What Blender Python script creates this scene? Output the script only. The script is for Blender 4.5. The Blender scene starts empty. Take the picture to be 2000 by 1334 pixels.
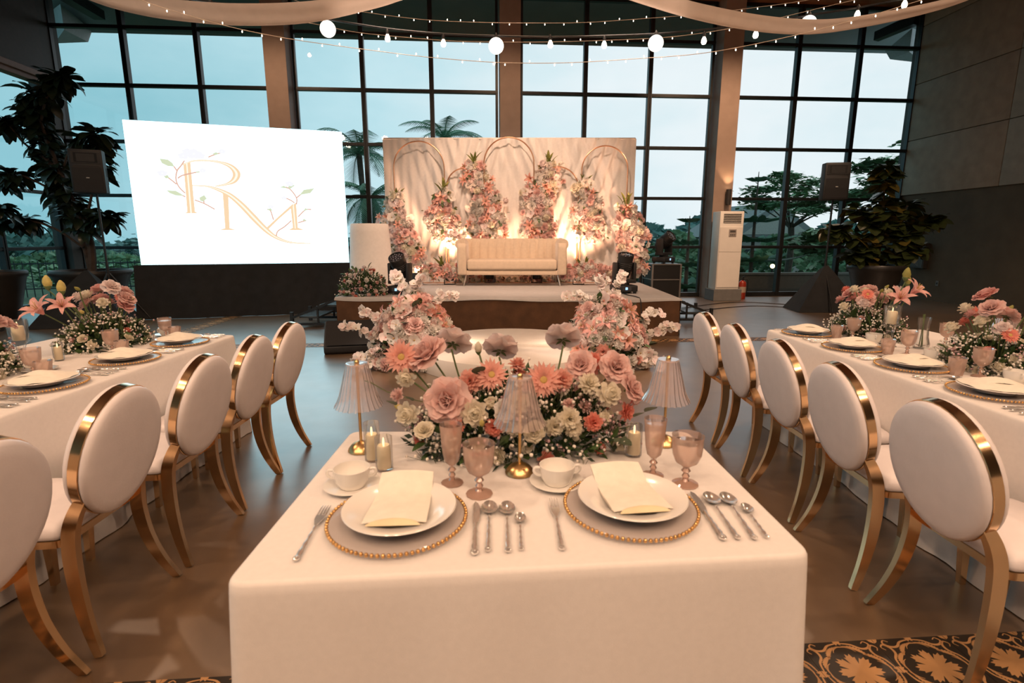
import bpy, bmesh, math, random
from mathutils import Vector, Matrix, Euler
PI = math.pi
R = math.radians
random.seed(7)
S = bpy.context.scene
C = S.collection

# ------------------------------------------------------------------ camera
cam_d = bpy.data.cameras.new('camera')
cam_d.sensor_width = 36.0
cam_d.lens = 36.0 * 1031.1 / 2000.0
cam_d.clip_start = 0.02
cam_d.clip_end = 600
cam_d.dof.use_dof = True
cam_d.dof.focus_distance = 4.6
cam_d.dof.aperture_fstop = 4.0
cam = bpy.data.objects.new('camera', cam_d)
cam.location = (0, 0, 1.44)
cam.rotation_euler = (R(90 - 10.953), 0, 0)
C.objects.link(cam)
S.camera = cam

# ------------------------------------------------------------------ colour management, sampling
S.view_settings.view_transform = 'Standard'
S.view_settings.look = 'None'
S.view_settings.gamma = 1
S.view_settings.use_curve_mapping = False
S.view_settings.exposure = 0.5
S.cycles.use_denoising = True
S.cycles.use_adaptive_sampling = True
S.cycles.adaptive_threshold = 0.025
S.cycles.max_bounces = 6
S.cycles.diffuse_bounces = 3
S.cycles.glossy_bounces = 3
S.cycles.transmission_bounces = 4
S.cycles.transparent_max_bounces = 12
S.cycles.sample_clamp_indirect = 4.0
S.cycles.caustics_reflective = False
S.cycles.caustics_refractive = False

# ------------------------------------------------------------------ dusk sky
W = bpy.data.worlds.new('dusk_sky')
S.world = W
W.use_nodes = True
nt = W.node_tree
nt.nodes.clear()
def N(t, kind, **kw):
    n = t.nodes.new(kind)
    for k, v in kw.items():
        setattr(n, k, v)
    return n
_out = N(nt, 'ShaderNodeOutputWorld')
_bg = N(nt, 'ShaderNodeBackground')
_tc = N(nt, 'ShaderNodeTexCoord')
_map = N(nt, 'ShaderNodeMapping'); _map.inputs['Scale'].default_value = (1.0, 1.0, 2.6)
_noi = N(nt, 'ShaderNodeTexNoise'); _noi.inputs['Scale'].default_value = 2.6; _noi.inputs['Detail'].default_value = 6.0; _noi.inputs['Roughness'].default_value = 0.55
_dot = N(nt, 'ShaderNodeVectorMath', operation='DOT_PRODUCT'); _dot.inputs[1].default_value = (math.sin(R(62)), math.cos(R(62)), 0.12)
_mr = N(nt, 'ShaderNodeMapRange'); _mr.inputs['From Min'].default_value = -0.25; _mr.inputs['From Max'].default_value = 0.75
_add = N(nt, 'ShaderNodeMath', operation='ADD')
_mul = N(nt, 'ShaderNodeMath', operation='MULTIPLY_ADD'); _mul.inputs[1].default_value = 0.85; _mul.inputs[2].default_value = -0.42
_ramp = N(nt, 'ShaderNodeValToRGB')
_ramp.color_ramp.elements[0].position = 0.0; _ramp.color_ramp.elements[0].color = (0.20, 0.41, 0.475, 1)
_ramp.color_ramp.elements[1].position = 1.0; _ramp.color_ramp.elements[1].color = (0.68, 0.69, 0.715, 1)
_e = _ramp.color_ramp.elements.new(0.5); _e.color = (0.42, 0.58, 0.635, 1)
nt.links.new(_tc.outputs['Generated'], _map.inputs['Vector'])
nt.links.new(_map.outputs['Vector'], _noi.inputs['Vector'])
nt.links.new(_tc.outputs['Generated'], _dot.inputs[0])
nt.links.new(_dot.outputs['Value'], _mr.inputs['Value'])
nt.links.new(_noi.outputs['Fac'], _mul.inputs[0])
nt.links.new(_mr.outputs['Result'], _add.inputs[0])
nt.links.new(_mul.outputs['Value'], _add.inputs[1])
nt.links.new(_add.outputs['Value'], _ramp.inputs['Fac'])
nt.links.new(_ramp.outputs['Color'], _bg.inputs['Color'])
nt.links.new(_bg.outputs['Background'], _out.inputs['Surface'])
_bg.inputs['Strength'].default_value = 1.0

# ------------------------------------------------------------------ lights of the hall (warm downlights, plus unseen spots added as fill)
WARM = (1.0, 0.655, 0.43)
def spot(name, loc, target, watts, angle, col=WARM, blend=0.6, radius=0.12):
    d = bpy.data.lights.new(name, 'SPOT')
    d.energy = watts; d.color = col; d.spot_size = R(angle); d.spot_blend = blend; d.shadow_soft_size = radius
    o = bpy.data.objects.new(name, d)
    o.location = loc
    o.rotation_euler = (Vector(target) - Vector(loc)).to_track_quat('-Z', 'Y').to_euler()
    C.objects.link(o)
    return o
for _k in range(14):           # two rows of unseen spots added behind the camera as soft fill
    _x = -6.3+2.1*(_k % 7); _y = -4.4 if _k < 7 else -2.4
    spot('downlight', (_x, _y, 6.4), (_x*0.8, _y+4.2, 0.5), 160 if abs(_x) < 3 else 118, 120, WARM, 0.8, 0.14)
for _x, _y, _w in ((-5.4, 2.2, 270), (5.4, 2.2, 240), (-2.2, -0.4, 110), (2.2, -0.4, 110), (0.0, 4.8, 200), (-6.0, 6.8, 150), (7.0, 7.0, 600)):
    spot('downlight', (_x, _y, 6.4), (_x*0.7, _y+0.7, 0.5), _w, 120, WARM, 0.8, 0.14)
spot('stage_fill', (0.0, 6.0, 6.4), (0.0, 10.6, 1.5), 1080, 56, (1.0, 0.66, 0.47), 0.7, 0.06)  # added spot with no visible source, spreads an even peach glow over the stage
for _x in (-1.15, 1.10):        # unseen spots added to brighten the two floor arrangements
    spot('flower_fill', (_x, 4.4, 6.4), (_x, 6.0, 0.5), 720, 20, (1.0, 0.74, 0.58), 0.7, 0.06)
for _x, _w in ((-5.2, 230), (0.0, 190), (5.0, 640)):        # unseen spots added to lift the columns and the air conditioner
    spot('column_downlight', (_x, 9.6, 6.5), (_x, 13.0, 2.6), _w, 74, (1.0, 0.62, 0.38), 0.8, 0.04)

# ------------------------------------------------------------------ materials
MATS = {}
def pm(name, col, rough=0.5, metal=0.0, var=0.08, scale=12.0, bump=0.0, bscale=None, spec=0.5, emit=None, estr=0.0, sheen=0.0, coat=0.0, trans=0.0):
    if name in MATS:
        return MATS[name]
    m = bpy.data.materials.new(name)
    m.use_nodes = True
    t = m.node_tree
    b = t.nodes['Principled BSDF']
    b.inputs['Roughness'].default_value = rough
    b.inputs['Metallic'].default_value = metal
    b.inputs['Specular IOR Level'].default_value = spec
    if sheen: b.inputs['Sheen Weight'].default_value = sheen
    if coat:
        b.inputs['Coat Weight'].default_value = coat
        b.inputs['Coat Roughness'].default_value = 0.08
    tc = N(t, 'ShaderNodeTexCoord')
    no = N(t, 'ShaderNodeTexNoise'); no.inputs['Scale'].default_value = scale; no.inputs['Detail'].default_value = 3.0
    rp = N(t, 'ShaderNodeValToRGB')
    rp.color_ramp.elements[0].position = 0.3; rp.color_ramp.elements[1].position = 0.7
    rp.color_ramp.elements[0].color = tuple(max(0, c * (1 - var)) for c in col) + (1,)
    rp.color_ramp.elements[1].color = tuple(min(1, c * (1 + var)) for c in col) + (1,)
    t.links.new(tc.outputs['Object'], no.inputs['Vector'])
    t.links.new(no.outputs['Fac'], rp.inputs['Fac'])
    t.links.new(rp.outputs['Color'], b.inputs['Base Color'])
    if bump:
        n2 = N(t, 'ShaderNodeTexNoise'); n2.inputs['Scale'].default_value = bscale or scale * 6; n2.inputs['Detail'].default_value = 2
        bp = N(t, 'ShaderNodeBump'); bp.inputs['Strength'].default_value = bump; bp.inputs['Distance'].default_value = 0.01
        t.links.new(tc.outputs['Object'], n2.inputs['Vector'])
        t.links.new(n2.outputs['Fac'], bp.inputs['Height'])
        t.links.new(bp.outputs['Normal'], b.inputs['Normal'])
    if emit:
        b.inputs['Emission Color'].default_value = emit + (1,)
        b.inputs['Emission Strength'].default_value = estr
    if trans:   # thin petals and cloth let some light through
        tr = N(t, 'ShaderNodeBsdfTranslucent')
        mx = N(t, 'ShaderNodeMixShader'); mx.inputs[0].default_value = trans
        t.links.new(rp.outputs['Color'], tr.inputs['Color'])
        t.links.new(b.outputs[0], mx.inputs[1]); t.links.new(tr.outputs[0], mx.inputs[2])
        t.links.new(mx.outputs[0], t.nodes['Material Output'].inputs['Surface'])
    MATS[name] = m
    return m

def thin_glass(name, tint, gloss=0.06, body=0.0, bodycol=(1, 1, 1), edge=0.5, rough=0.02):
    """thin sheet glass: clear tint, mirror reflection rising at grazing angles, optional milky body"""
    if name in MATS: return MATS[name]
    m = bpy.data.materials.new(name); m.use_nodes = True
    t = m.node_tree; t.nodes.clear()
    out = N(t, 'ShaderNodeOutputMaterial')
    tr = N(t, 'ShaderNodeBsdfTransparent')
    tc = N(t, 'ShaderNodeTexCoord')
    no = N(t, 'ShaderNodeTexNoise'); no.inputs['Scale'].default_value = 1.5
    rp = N(t, 'ShaderNodeValToRGB')
    rp.color_ramp.elements[0].color = tuple(c * 0.97 for c in tint) + (1,)
    rp.color_ramp.elements[1].color = tuple(min(1, c * 1.02) for c in tint) + (1,)
    t.links.new(tc.outputs['Object'], no.inputs['Vector']); t.links.new(no.outputs['Fac'], rp.inputs['Fac'])
    t.links.new(rp.outputs['Color'], tr.inputs['Color'])
    gl = N(t, 'ShaderNodeBsdfGlossy'); gl.inputs['Roughness'].default_value = rough
    lw = N(t, 'ShaderNodeLayerWeight'); lw.inputs['Blend'].default_value = edge
    ml = N(t, 'ShaderNodeMath', operation='MULTIPLY_ADD'); ml.inputs[1].default_value = 0.6; ml.inputs[2].default_value = gloss
    t.links.new(lw.outputs['Fresnel'], ml.inputs[0])
    cl = N(t, 'ShaderNodeMath', operation='MINIMUM'); cl.inputs[1].default_value = 0.9
    t.links.new(ml.outputs[0], cl.inputs[0])
    base = tr.outputs[0]
    if body:
        df = N(t, 'ShaderNodeBsdfDiffuse'); df.inputs['Color'].default_value = bodycol + (1,)
        tl = N(t, 'ShaderNodeBsdfTranslucent'); tl.inputs['Color'].default_value = bodycol + (1,)
        mb = N(t, 'ShaderNodeMixShader'); mb.inputs[0].default_value = 0.4
        t.links.new(df.outputs[0], mb.inputs[1]); t.links.new(tl.outputs[0], mb.inputs[2])
        mx0 = N(t, 'ShaderNodeMixShader'); mx0.inputs[0].default_value = body
        t.links.new(tr.outputs[0], mx0.inputs[1]); t.links.new(mb.outputs[0], mx0.inputs[2])
        base = mx0.outputs[0]
    mx = N(t, 'ShaderNodeMixShader')
    t.links.new(cl.outputs[0], mx.inputs[0]); t.links.new(base, mx.inputs[1]); t.links.new(gl.outputs[0], mx.inputs[2])
    t.links.new(mx.outputs[0], out.inputs['Surface'])
    MATS[name] = m
    return m

def glow(name, col, strength):
    if name in MATS: return MATS[name]
    m = bpy.data.materials.new(name); m.use_nodes = True
    t = m.node_tree; t.nodes.clear()
    out = N(t, 'ShaderNodeOutputMaterial'); em = N(t, 'ShaderNodeEmission')
    em.inputs['Color'].default_value = col + (1,); em.inputs['Strength'].default_value = strength
    t.links.new(em.outputs[0], out.inputs['Surface'])
    MATS[name] = m
    return m

# ------------------------------------------------------------------ mesh helpers
def rotm(ax, ang): return Matrix.Rotation(ang, 4, ax)
class MB:
    def __init__(s): s.v = []; s.f = []; s.m = []
    def add(s, vs, fs, mi=0, M=None):
        o = len(s.v)
        s.v += [tuple((M @ Vector(p)) if M else p) for p in vs]
        s.f += [tuple(i + o for i in f) for f in fs]
        s.m += [mi] * len(fs)
        return s
    def box(s, a, b, mi=0, M=None):
        x0, y0, z0 = a; x1, y1, z1 = b
        return s.add([(x0,y0,z0),(x1,y0,z0),(x1,y1,z0),(x0,y1,z0),(x0,y0,z1),(x1,y0,z1),(x1,y1,z1),(x0,y1,z1)],
                     [(0,3,2,1),(4,5,6,7),(0,1,5,4),(1,2,6,5),(2,3,7,6),(3,0,4,7)], mi, M)
    def cbox(s, c, d, mi=0, M=None):
        return s.box((c[0]-d[0]/2, c[1]-d[1]/2, c[2]-d[2]/2), (c[0]+d[0]/2, c[1]+d[1]/2, c[2]+d[2]/2), mi, M)
    def prism(s, poly, z0, z1, mi=0, M=None):
        n = len(poly)
        vs = [(x, y, z0) for x, y in poly] + [(x, y, z1) for x, y in poly]
        fs = [tuple(range(n))[::-1], tuple(range(n, 2*n))] + [(i, (i+1) % n, n+(i+1) % n, n+i) for i in range(n)]
        return s.add(vs, fs, mi, M)
    def lathe(s, prof, n=20, mi=0, M=None, rfun=None, cap=True):
        vs = []; fs = []
        k = len(prof)
        for r, z in prof:
            for i in range(n):
                a = 2*PI*i/n
                q = r * (rfun(a, z) if rfun else 1)
                vs.append((q*math.cos(a), q*math.sin(a), z))
        for j in range(k-1):
            for i in range(n):
                a, b = j*n+i, j*n+(i+1) % n
                fs.append((a, b, b+n, a+n))
        if cap:
            if prof[0][0] > 1e-6: fs.append(tuple(range(n))[::-1])
            if prof[-1][0] > 1e-6: fs.append(tuple(range((k-1)*n, k*n)))
        return s.add(vs, fs, mi, M)
    def tube(s, pts, r, n=6, mi=0, M=None, closed=False, flat=None):
        pts = [Vector(p) for p in pts]; k = len(pts)
        rr = r if hasattr(r, '__len__') else [r]*k
        vs = []; fs = []
        up = None
        for i in range(k):
            if closed: d = pts[(i+1) % k] - pts[i-1]
            else: d = pts[min(i+1, k-1)] - pts[max(i-1, 0)]
            d.normalize()
            if up is None:
                up = Vector((0, 0, 1)) if abs(d.z) < 0.9 else Vector((1, 0, 0))
            u = d.cross(up); 
            if u.length < 1e-6: u = d.orthogonal()
            u.normalize(); w = u.cross(d); w.normalize(); up = w
            for j in range(n):
                a = 2*PI*j/n + (PI/n if n == 4 else 0)
                vs.append(tuple(pts[i] + (u*math.cos(a) + w*math.sin(a)*(flat or 1))*rr[i]))
        for i in range(k if closed else k-1):
            for j in range(n):
                a = i*n+j; b = i*n+(j+1) % n; c = ((i+1) % k)*n
                fs.append((a, b, c+(j+1) % n, c+j))
        if not closed:
            fs.append(tuple(range(n))[::-1]); fs.append(tuple(range((k-1)*n, k*n)))
        return s.add(vs, fs, mi, M)
    def ball(s, c, r, nu=8, nv=6, mi=0, M=None):
        rx, ry, rz = r if hasattr(r, '__len__') else (r, r, r)
        vs = [(c[0], c[1], c[2]-rz)]; fs = []
        for j in range(1, nv):
            t = -PI/2 + PI*j/nv
            for i in range(nu):
                a = 2*PI*i/nu
                vs.append((c[0]+rx*math.cos(t)*math.cos(a), c[1]+ry*math.cos(t)*math.sin(a), c[2]+rz*math.sin(t)))
        vs.append((c[0], c[1], c[2]+rz))
        for i in range(nu): fs.append((0, 1+(i+1) % nu, 1+i))
        for j in range(nv-2):
            for i in range(nu):
                a = 1+j*nu+i; b = 1+j*nu+(i+1) % nu
                fs.append((a, b, b+nu, a+nu))
        L = len(vs)-1
        for i in range(nu): fs.append((L, 1+(nv-2)*nu+i, 1+(nv-2)*nu+(i+1) % nu))
        return s.add(vs, fs, mi, M)
    def grid(s, fn, nu, nv, mi=0, M=None):
        vs = [fn(i/nu, j/nv) for j in range(nv+1) for i in range(nu+1)]
        fs = [(j*(nu+1)+i, j*(nu+1)+i+1, (j+1)*(nu+1)+i+1, (j+1)*(nu+1)+i) for j in range(nv) for i in range(nu)]
        return s.add(vs, fs, mi, M)
    def mesh(s, name, mats, smooth=0.7, bevel=0.0, seg=2):
        me = bpy.data.meshes.new(name)
        me.from_pydata(s.v, [], s.f)
        for m in (mats if isinstance(mats, (list, tuple)) else [mats]):
            me.materials.append(m)
        if any(s.m): me.polygons.foreach_set('material_index', s.m)
        if bevel:
            bm = bmesh.new(); bm.from_mesh(me)
            bmesh.ops.bevel(bm, geom=[e for e in bm.edges if len(e.link_faces) == 2 and e.calc_face_angle(0) > 0.5], offset=bevel, segments=seg, affect='EDGES', profile=0.5, clamp_overlap=True)
            bm.to_mesh(me); bm.free()
        if smooth:
            me.polygons.foreach_set('use_smooth', [True]*len(me.polygons))
            if smooth < 3: me.set_sharp_from_angle(angle=smooth)
        me.update()
        return me
    def build(s, name, mats, parent=None, loc=None, rot=None, smooth=0.7, bevel=0.0, seg=2):
        return obj(name, s.mesh(name, mats, smooth, bevel, seg), parent, loc, rot)
def obj(name, me, parent=None, loc=None, rot=None, scale=None):
    o = bpy.data.objects.new(name, me)
    if parent is not None: o.parent = parent
    if loc is not None: o.location = loc
    if rot is not None: o.rotation_euler = rot
    if scale is not None: o.scale = scale if hasattr(scale, '__len__') else (scale,)*3
    C.objects.link(o)
    return o
def tag(o, label, cat, group=None, kind=None):
    o['label'] = label; o['category'] = cat
    if group: o['group'] = group
    if kind: o['kind'] = kind
    return o
def thing(name, label, cat, loc=(0, 0, 0), rz=0.0, group=None):
    o = bpy.data.objects.new(name, None)
    o.empty_display_size = 0.05
    o.location = loc; o.rotation_euler = (0, 0, rz)
    C.objects.link(o)
    return tag(o, label, cat, group)
def struct(o, label=None):
    o['kind'] = 'structure'
    if label: o['label'] = label
    return o
KIDS = {}
def copy_tree(o, parent=None):
    c = o.copy(); C.objects.link(c)
    if parent is not None: c.parent = parent
    for ch in list(o.children): copy_tree(ch, c)
    return c
def place(proto, first, loc, rz, label, group=None):
    o = proto if first else copy_tree(proto)
    o.location = loc; o.rotation_euler = (0, 0, rz); o['label'] = label
    if group: o['group'] = group
    return o
def spline(pts, n=8):
    """Catmull-Rom through points"""
    P = [Vector(p) for p in pts]; out = []
    for i in range(len(P)-1):
        p0 = P[max(i-1, 0)]; p1 = P[i]; p2 = P[i+1]; p3 = P[min(i+2, len(P)-1)]
        for k in range(n):
            t = k/n
            out.append(0.5*((2*p1)+(-p0+p2)*t+(2*p0-5*p1+4*p2-p3)*t*t+(-p0+3*p1-3*p2+p3)*t**3))
    out.append(P[-1])
    return out
ORD = ['first', 'second', 'third', 'fourth', 'fifth', 'sixth', 'seventh', 'eighth']

M_frame = pm('dark aluminium frame', (0.022, 0.024, 0.026), 0.35, 0.3, 0.15)
M_black = pm('black plastic', (0.011, 0.011, 0.012), 0.55, 0, 0.2)
M_blackcloth = pm('black cloth', (0.011, 0.012, 0.013), 0.9, 0, 0.25, 6, 0.2)
M_gold = pm('polished gold', (0.70, 0.46, 0.25), 0.16, 1.0, 0.05, 8)
M_brass = pm('brushed brass', (0.72, 0.48, 0.22), 0.28, 1.0, 0.08, 20)
M_steel = pm('polished steel', (0.88, 0.86, 0.83), 0.17, 0.82, 0.03, 20)
M_white = pm('white table linen', (0.80, 0.76, 0.73), 0.85, 0, 0.02, 60, 0.08, 500)
M_leather = pm('white leatherette', (0.80, 0.74, 0.74), 0.45, 0, 0.03, 14, 0.05, 120)
M_china = pm('white china', (0.84, 0.81, 0.76), 0.16, 0, 0.015, 10, coat=0.3)
M_napkin = pm('cream napkin', (0.86, 0.80, 0.69), 0.85, 0, 0.04, 40, 0.1, 300)
M_wood = pm('red-brown timber', (0.26, 0.10, 0.045), 0.45, 0, 0.25, 4)
M_green = pm('leaf green', (0.055, 0.105, 0.030), 0.45, 0, 0.35, 9, trans=0.15)
M_dkgreen = pm('dark leaf green', (0.018, 0.040, 0.014), 0.42, 0, 0.4, 9)
M_stem = pm('stem green', (0.10, 0.14, 0.045), 0.5, 0, 0.2, 20)
# ================================================================== THE HALL
PSI = R(4.119)              # the window wall runs 4 degrees off the camera's axis
DD = 1.18                   # transom spacing
WY = 13.196                 # window wall, straight ahead of the camera
hall = Matrix.Translation((0, WY, 0)) @ Matrix.Rotation(PSI, 4, 'Z')    # local x along the wall, y outwards
hall_rot = (0, 0, PSI)
XL, XR = -8.533*DD, 8.421*DD      # the two corners
def hp(x, y, z): return tuple(hall @ Vector((x, y, z)))
TZ = [1.44 + (3.838 - j)*DD for j in range(5)]      # transom heights, top one first
HEAD = 6.83

# floor: polished stained concrete
def floor_mat():
    m = bpy.data.materials.new('polished concrete'); m.use_nodes = True
    t = m.node_tree; b = t.nodes['Principled BSDF']
    tc = N(t, 'ShaderNodeTexCoord')
    n1 = N(t, 'ShaderNodeTexNoise'); n1.inputs['Scale'].default_value = 1.6; n1.inputs['Detail'].default_value = 8; n1.inputs['Roughness'].default_value = 0.62; n1.inputs['Distortion'].default_value = 0.4
    rp = N(t, 'ShaderNodeValToRGB')
    rp.color_ramp.elements[0].position = 0.30; rp.color_ramp.elements[0].color = (0.095, 0.056, 0.028, 1)
    rp.color_ramp.elements[1].position = 0.75; rp.color_ramp.elements[1].color = (0.195, 0.125, 0.070, 1)
    n2 = N(t, 'ShaderNodeTexNoise'); n2.inputs['Scale'].default_value = 5; n2.inputs['Detail'].default_value = 6
    r2 = N(t, 'ShaderNodeMapRange'); r2.inputs['To Min'].default_value = 0.28; r2.inputs['To Max'].default_value = 0.44
    bp = N(t, 'ShaderNodeBump'); bp.inputs['Strength'].default_value = 0.06; bp.inputs['Distance'].default_value = 0.02
    t.links.new(tc.outputs['Object'], n1.inputs['Vector']); t.links.new(tc.outputs['Object'], n2.inputs['Vector'])
    t.links.new(n1.outputs['Fac'], rp.inputs['Fac']); t.links.new(rp.outputs['Color'], b.inputs['Base Color'])
    t.links.new(n2.outputs['Fac'], r2.inputs['Value']); t.links.new(r2.outputs['Result'], b.inputs['Roughness'])
    t.links.new(n2.outputs['Fac'], bp.inputs['Height']); t.links.new(bp.outputs['Normal'], b.inputs['Normal'])
    b.inputs['Specular IOR Level'].default_value = 0.7
    b.inputs['Coat Weight'].default_value = 1.0; b.inputs['Coat Roughness'].default_value = 0.33; b.inputs['Coat IOR'].default_value = 1.9
    return m
M_floor = floor_mat()
mb = MB(); mb.box((XL-0.3, -21, -0.2), (XR+0.3, 0.15, 0.0))
floor = struct(mb.build('floor', M_floor, None, (0, WY, 0), hall_rot, smooth=0), 'brown polished concrete floor with patterned tile bands')

# patterned cement tiles, each one a piece of the floor
TS = 0.276
M_tile_d = pm('tile charcoal', (0.022, 0.016, 0.011), 0.5, 0, 0.25, 14)
M_tile_l = pm('tile ochre', (0.46, 0.25, 0.105), 0.5, 0, 0.14, 10)
def tile_mesh():
    mb = MB(); h = TS/2 - 0.0012
    mb.box((-h, -h, -0.02), (h, h, 0.0015), 0)
    z0, z1 = 0.0015, 0.0019
    def poly(pts): mb.prism([(x*TS, y*TS) for x, y in pts], z0, z1, 1)
    # central rosette of eight jagged petals
    pts = []
    n = 64
    for i in range(n):
        a = 2*PI*i/n
        lob = abs(math.cos(4*a))**0.6
        jag = 0.022*(1 if i % 2 else -1)
        pts.append(((0.155+0.115*lob+jag)*math.cos(a), (0.155+0.115*lob+jag)*math.sin(a)))
    poly(pts)
    def ribbon(ctrl, w0, w1, n=6):
        P = spline([(x, y, 0) for x, y in ctrl], n); k = len(P); Lf = []; Rt = []
        for i in range(k):
            d = (P[min(i+1, k-1)]-P[max(i-1, 0)]).normalized()
            t = i/(k-1); w = (w0+(w1-w0)*t)*(0.45+0.55*math.sin(PI*min(1, t*1.15)))
            Lf.append((P[i].x-d.y*w, P[i].y+d.x*w)); Rt.append((P[i].x+d.y*w, P[i].y-d.x*w))
        vs = [(x*TS, y*TS, z1) for x, y in Lf+Rt]
        mb.add(vs, [(i, k+i, k+i+1, i+1) for i in range(k-1)], 1)
    def leafy(ctrl, w):     # acanthus leaf with toothed outer side
        P = spline([(x, y, 0) for x, y in ctrl], 7); k = len(P); a = []; b = []
        for i in range(k):
            d = (P[min(i+1, k-1)]-P[max(i-1, 0)]).normalized(); t = i/(k-1)
            ww = w*math.sin(PI*(t**0.8)); jag = 1.0 if i % 2 else 0.62
            a.append((P[i].x-d.y*ww*jag, P[i].y+d.x*ww*jag)); b.append((P[i].x+d.y*ww*0.25, P[i].y-d.x*ww*0.25))
        vs = [(x*TS, y*TS, z1) for x, y in a+b]
        mb.add(vs, [(i, k+i, k+i+1, i+1) for i in range(k-1)], 1)
    for q in range(4):
        c, s = math.cos(q*PI/2), math.sin(q*PI/2)
        T = lambda L: [(x*c-y*s, x*s+y*c) for x, y in L]
        for sg in (1, -1):
            F = lambda L: T([(x*sg, y) for x, y in L])
            ribbon(F([(0.04, 0.46), (0.16, 0.43), (0.25, 0.36), (0.34, 0.36), (0.40, 0.42), (0.36, 0.47), (0.31, 0.44)]), 0.018, 0.013)
            leafy(F([(0.06, 0.405), (0.15, 0.36), (0.22, 0.29), (0.27, 0.21)] if sg > 0 else [(0.27, 0.21), (0.22, 0.29), (0.15, 0.36), (0.06, 0.405)]), 0.05)
            ribbon(F([(0.0, 0.40), (0.06, 0.40), (0.12, 0.36), (0.15, 0.31)]), 0.014, 0.008)
        poly(T([(-0.05, 0.497), (-0.03, 0.43), (0.0, 0.46), (0.03, 0.43), (0.05, 0.497)]))
        poly(T([(0.497, 0.497), (0.43, 0.497), (0.455, 0.455), (0.497, 0.43)]))
    return mb.mesh('tile', [M_tile_d, M_tile_l], smooth=0)
TILE = tile_mesh()
ntile = 0
_inv = hall.inverted()
def add_tile(wx, wy):
    """a tile of the floor, position given in hall coordinates"""
    global ntile
    obj('tile', TILE, floor, (wx, wy, 0.0004), (0, 0, (ntile % 4)*PI/2)); ntile += 1
_b = _inv @ Vector((1.038, 1.67, 0))      # the near band starts here and runs parallel to the window wall
for r_ in range(2):
    for i in range(-13, 9):
        add_tile(_b.x + (i+0.5)*TS, _b.y - (r_+0.5)*TS)
_b2 = _inv @ Vector((2.2, 7.66, 0))       # far band, in front of the stage
for i in range(-31, 9):
    add_tile(_b2.x + (i+0.5)*TS, _b2.y - 0.5*TS)
_b3 = _inv @ Vector((-5.1, 7.3, 0))       # band running towards the screen
for i in range(0, 16):
    add_tile(_b3.x, _b3.y + (i+0.5)*TS)

# ceiling
mb = MB(); mb.box((XL-0.3, -21, HEAD+0.02), (XR+0.3, 0.2, HEAD+0.4))
struct(mb.build('ceiling', M_wood, None, (0, WY, 0), hall_rot, smooth=0), 'timber lined ceiling of the hall')

# columns on the window wall
M_column = pm('taupe painted column', (0.34, 0.25, 0.20), 0.6, 0, 0.06, 5, 0.1, 60)
COLX = [(-4.594-4.197)/2*DD, (-0.26+0.142)/2*DD, (4.079+4.493)/2*DD]
for i, cx in enumerate(COLX):
    mb = MB(); mb.box((cx-0.235, -0.42, 0), (cx+0.235, 0.06, HEAD+0.02))
    struct(mb.build('column_%d' % (i+1), M_column, None, (0, WY, 0), hall_rot, smooth=0, bevel=0.006), 'taupe column between two window bays')
for i, (cx, sgn) in enumerate(((XL, 1), (XR, -1))):
    mb = MB(); mb.box((cx-0.30 if i == 0 else cx-0.03, -0.35 if i == 0 else -0.05, 0), (cx+0.06 if i == 0 else cx+0.3, 0.2, HEAD+0.02))
    struct(mb.build('column_%d' % (i+4), pm('dark corner column', (0.05, 0.042, 0.036), 0.6), None, (0, WY, 0), hall_rot, smooth=0), 'dark corner column of the glazed wall')

M_pane = thin_glass('tinted window glass', (0.90, 0.985, 0.99), 0.02, edge=0.35)
PANES = {}
def pane_mesh(w, h):
    k = (round(w, 3), round(h, 3))
    if k not in PANES:
        mb = MB(); mb.add([(-w/2, 0, -h/2), (w/2, 0, -h/2), (w/2, 0, h/2), (-w/2, 0, h/2)], [(0, 1, 2, 3)])
        PANES[k] = mb.mesh('pane', M_pane, smooth=0)
    return PANES[k]
def window_bay(idx, xs, rows, M4, label):
    """one glazed bay: outer frame, mullions, transoms and single panes; local x along, z up, room side is -y"""
    root = bpy.data.objects.new('window_%d' % idx, None)
    root.matrix_world = M4
    C.objects.link(root); struct(root, label)
    x0, x1 = xs[0], xs[-1]; z0, z1 = rows[-1], rows[0]
    mb = MB(); t = 0.03
    mb.box((x0, -0.05, z0), (x0+2*t, 0.05, z1)); mb.box((x1-2*t, -0.05, z0), (x1, 0.05, z1))
    mb.box((x0, -0.05, z1-2*t), (x1, 0.05, z1+t)); mb.box((x0, -0.06, z0-0.06), (x1, 0.06, z0+0.05))
    mb.build('window_frame', M_frame, root, smooth=0, bevel=0.004)
    for x in xs[1:-1]:
        m2 = MB(); m2.box((x-0.05, -0.07, z0), (x-0.012, 0.06, z1)); m2.box((x+0.012, -0.07, z0), (x+0.05, 0.06, z1)); m2.box((x-0.02, -0.05, z0), (x+0.02, 0.04, z1))
        m2.build('mullion', M_frame, root, smooth=0)
    for z in rows[1:-1]:
        m2 = MB(); m2.box((x0, -0.055, z-0.035), (x1, 0.05, z+0.035)); m2.box((x0, -0.065, z-0.012), (x1, -0.05, z+0.012))
        m2.build('transom', M_frame, root, smooth=0)
    for i in range(len(xs)-1):
        for j in range(len(rows)-1):
            w = xs[i+1]-xs[i]-0.05; h = rows[j]-rows[j+1]-0.04
            obj('pane', pane_mesh(w, h), root, ((xs[i]+xs[i+1])/2, 0.0, (rows[j]+rows[j+1])/2))
    return root
rows = [HEAD] + TZ + [0.06]
sp_ = 1.3127*DD
bays = [(-7.220, -5.907), (-2.885, -1.573), (1.455, 2.766), (5.806, 7.115)]
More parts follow.
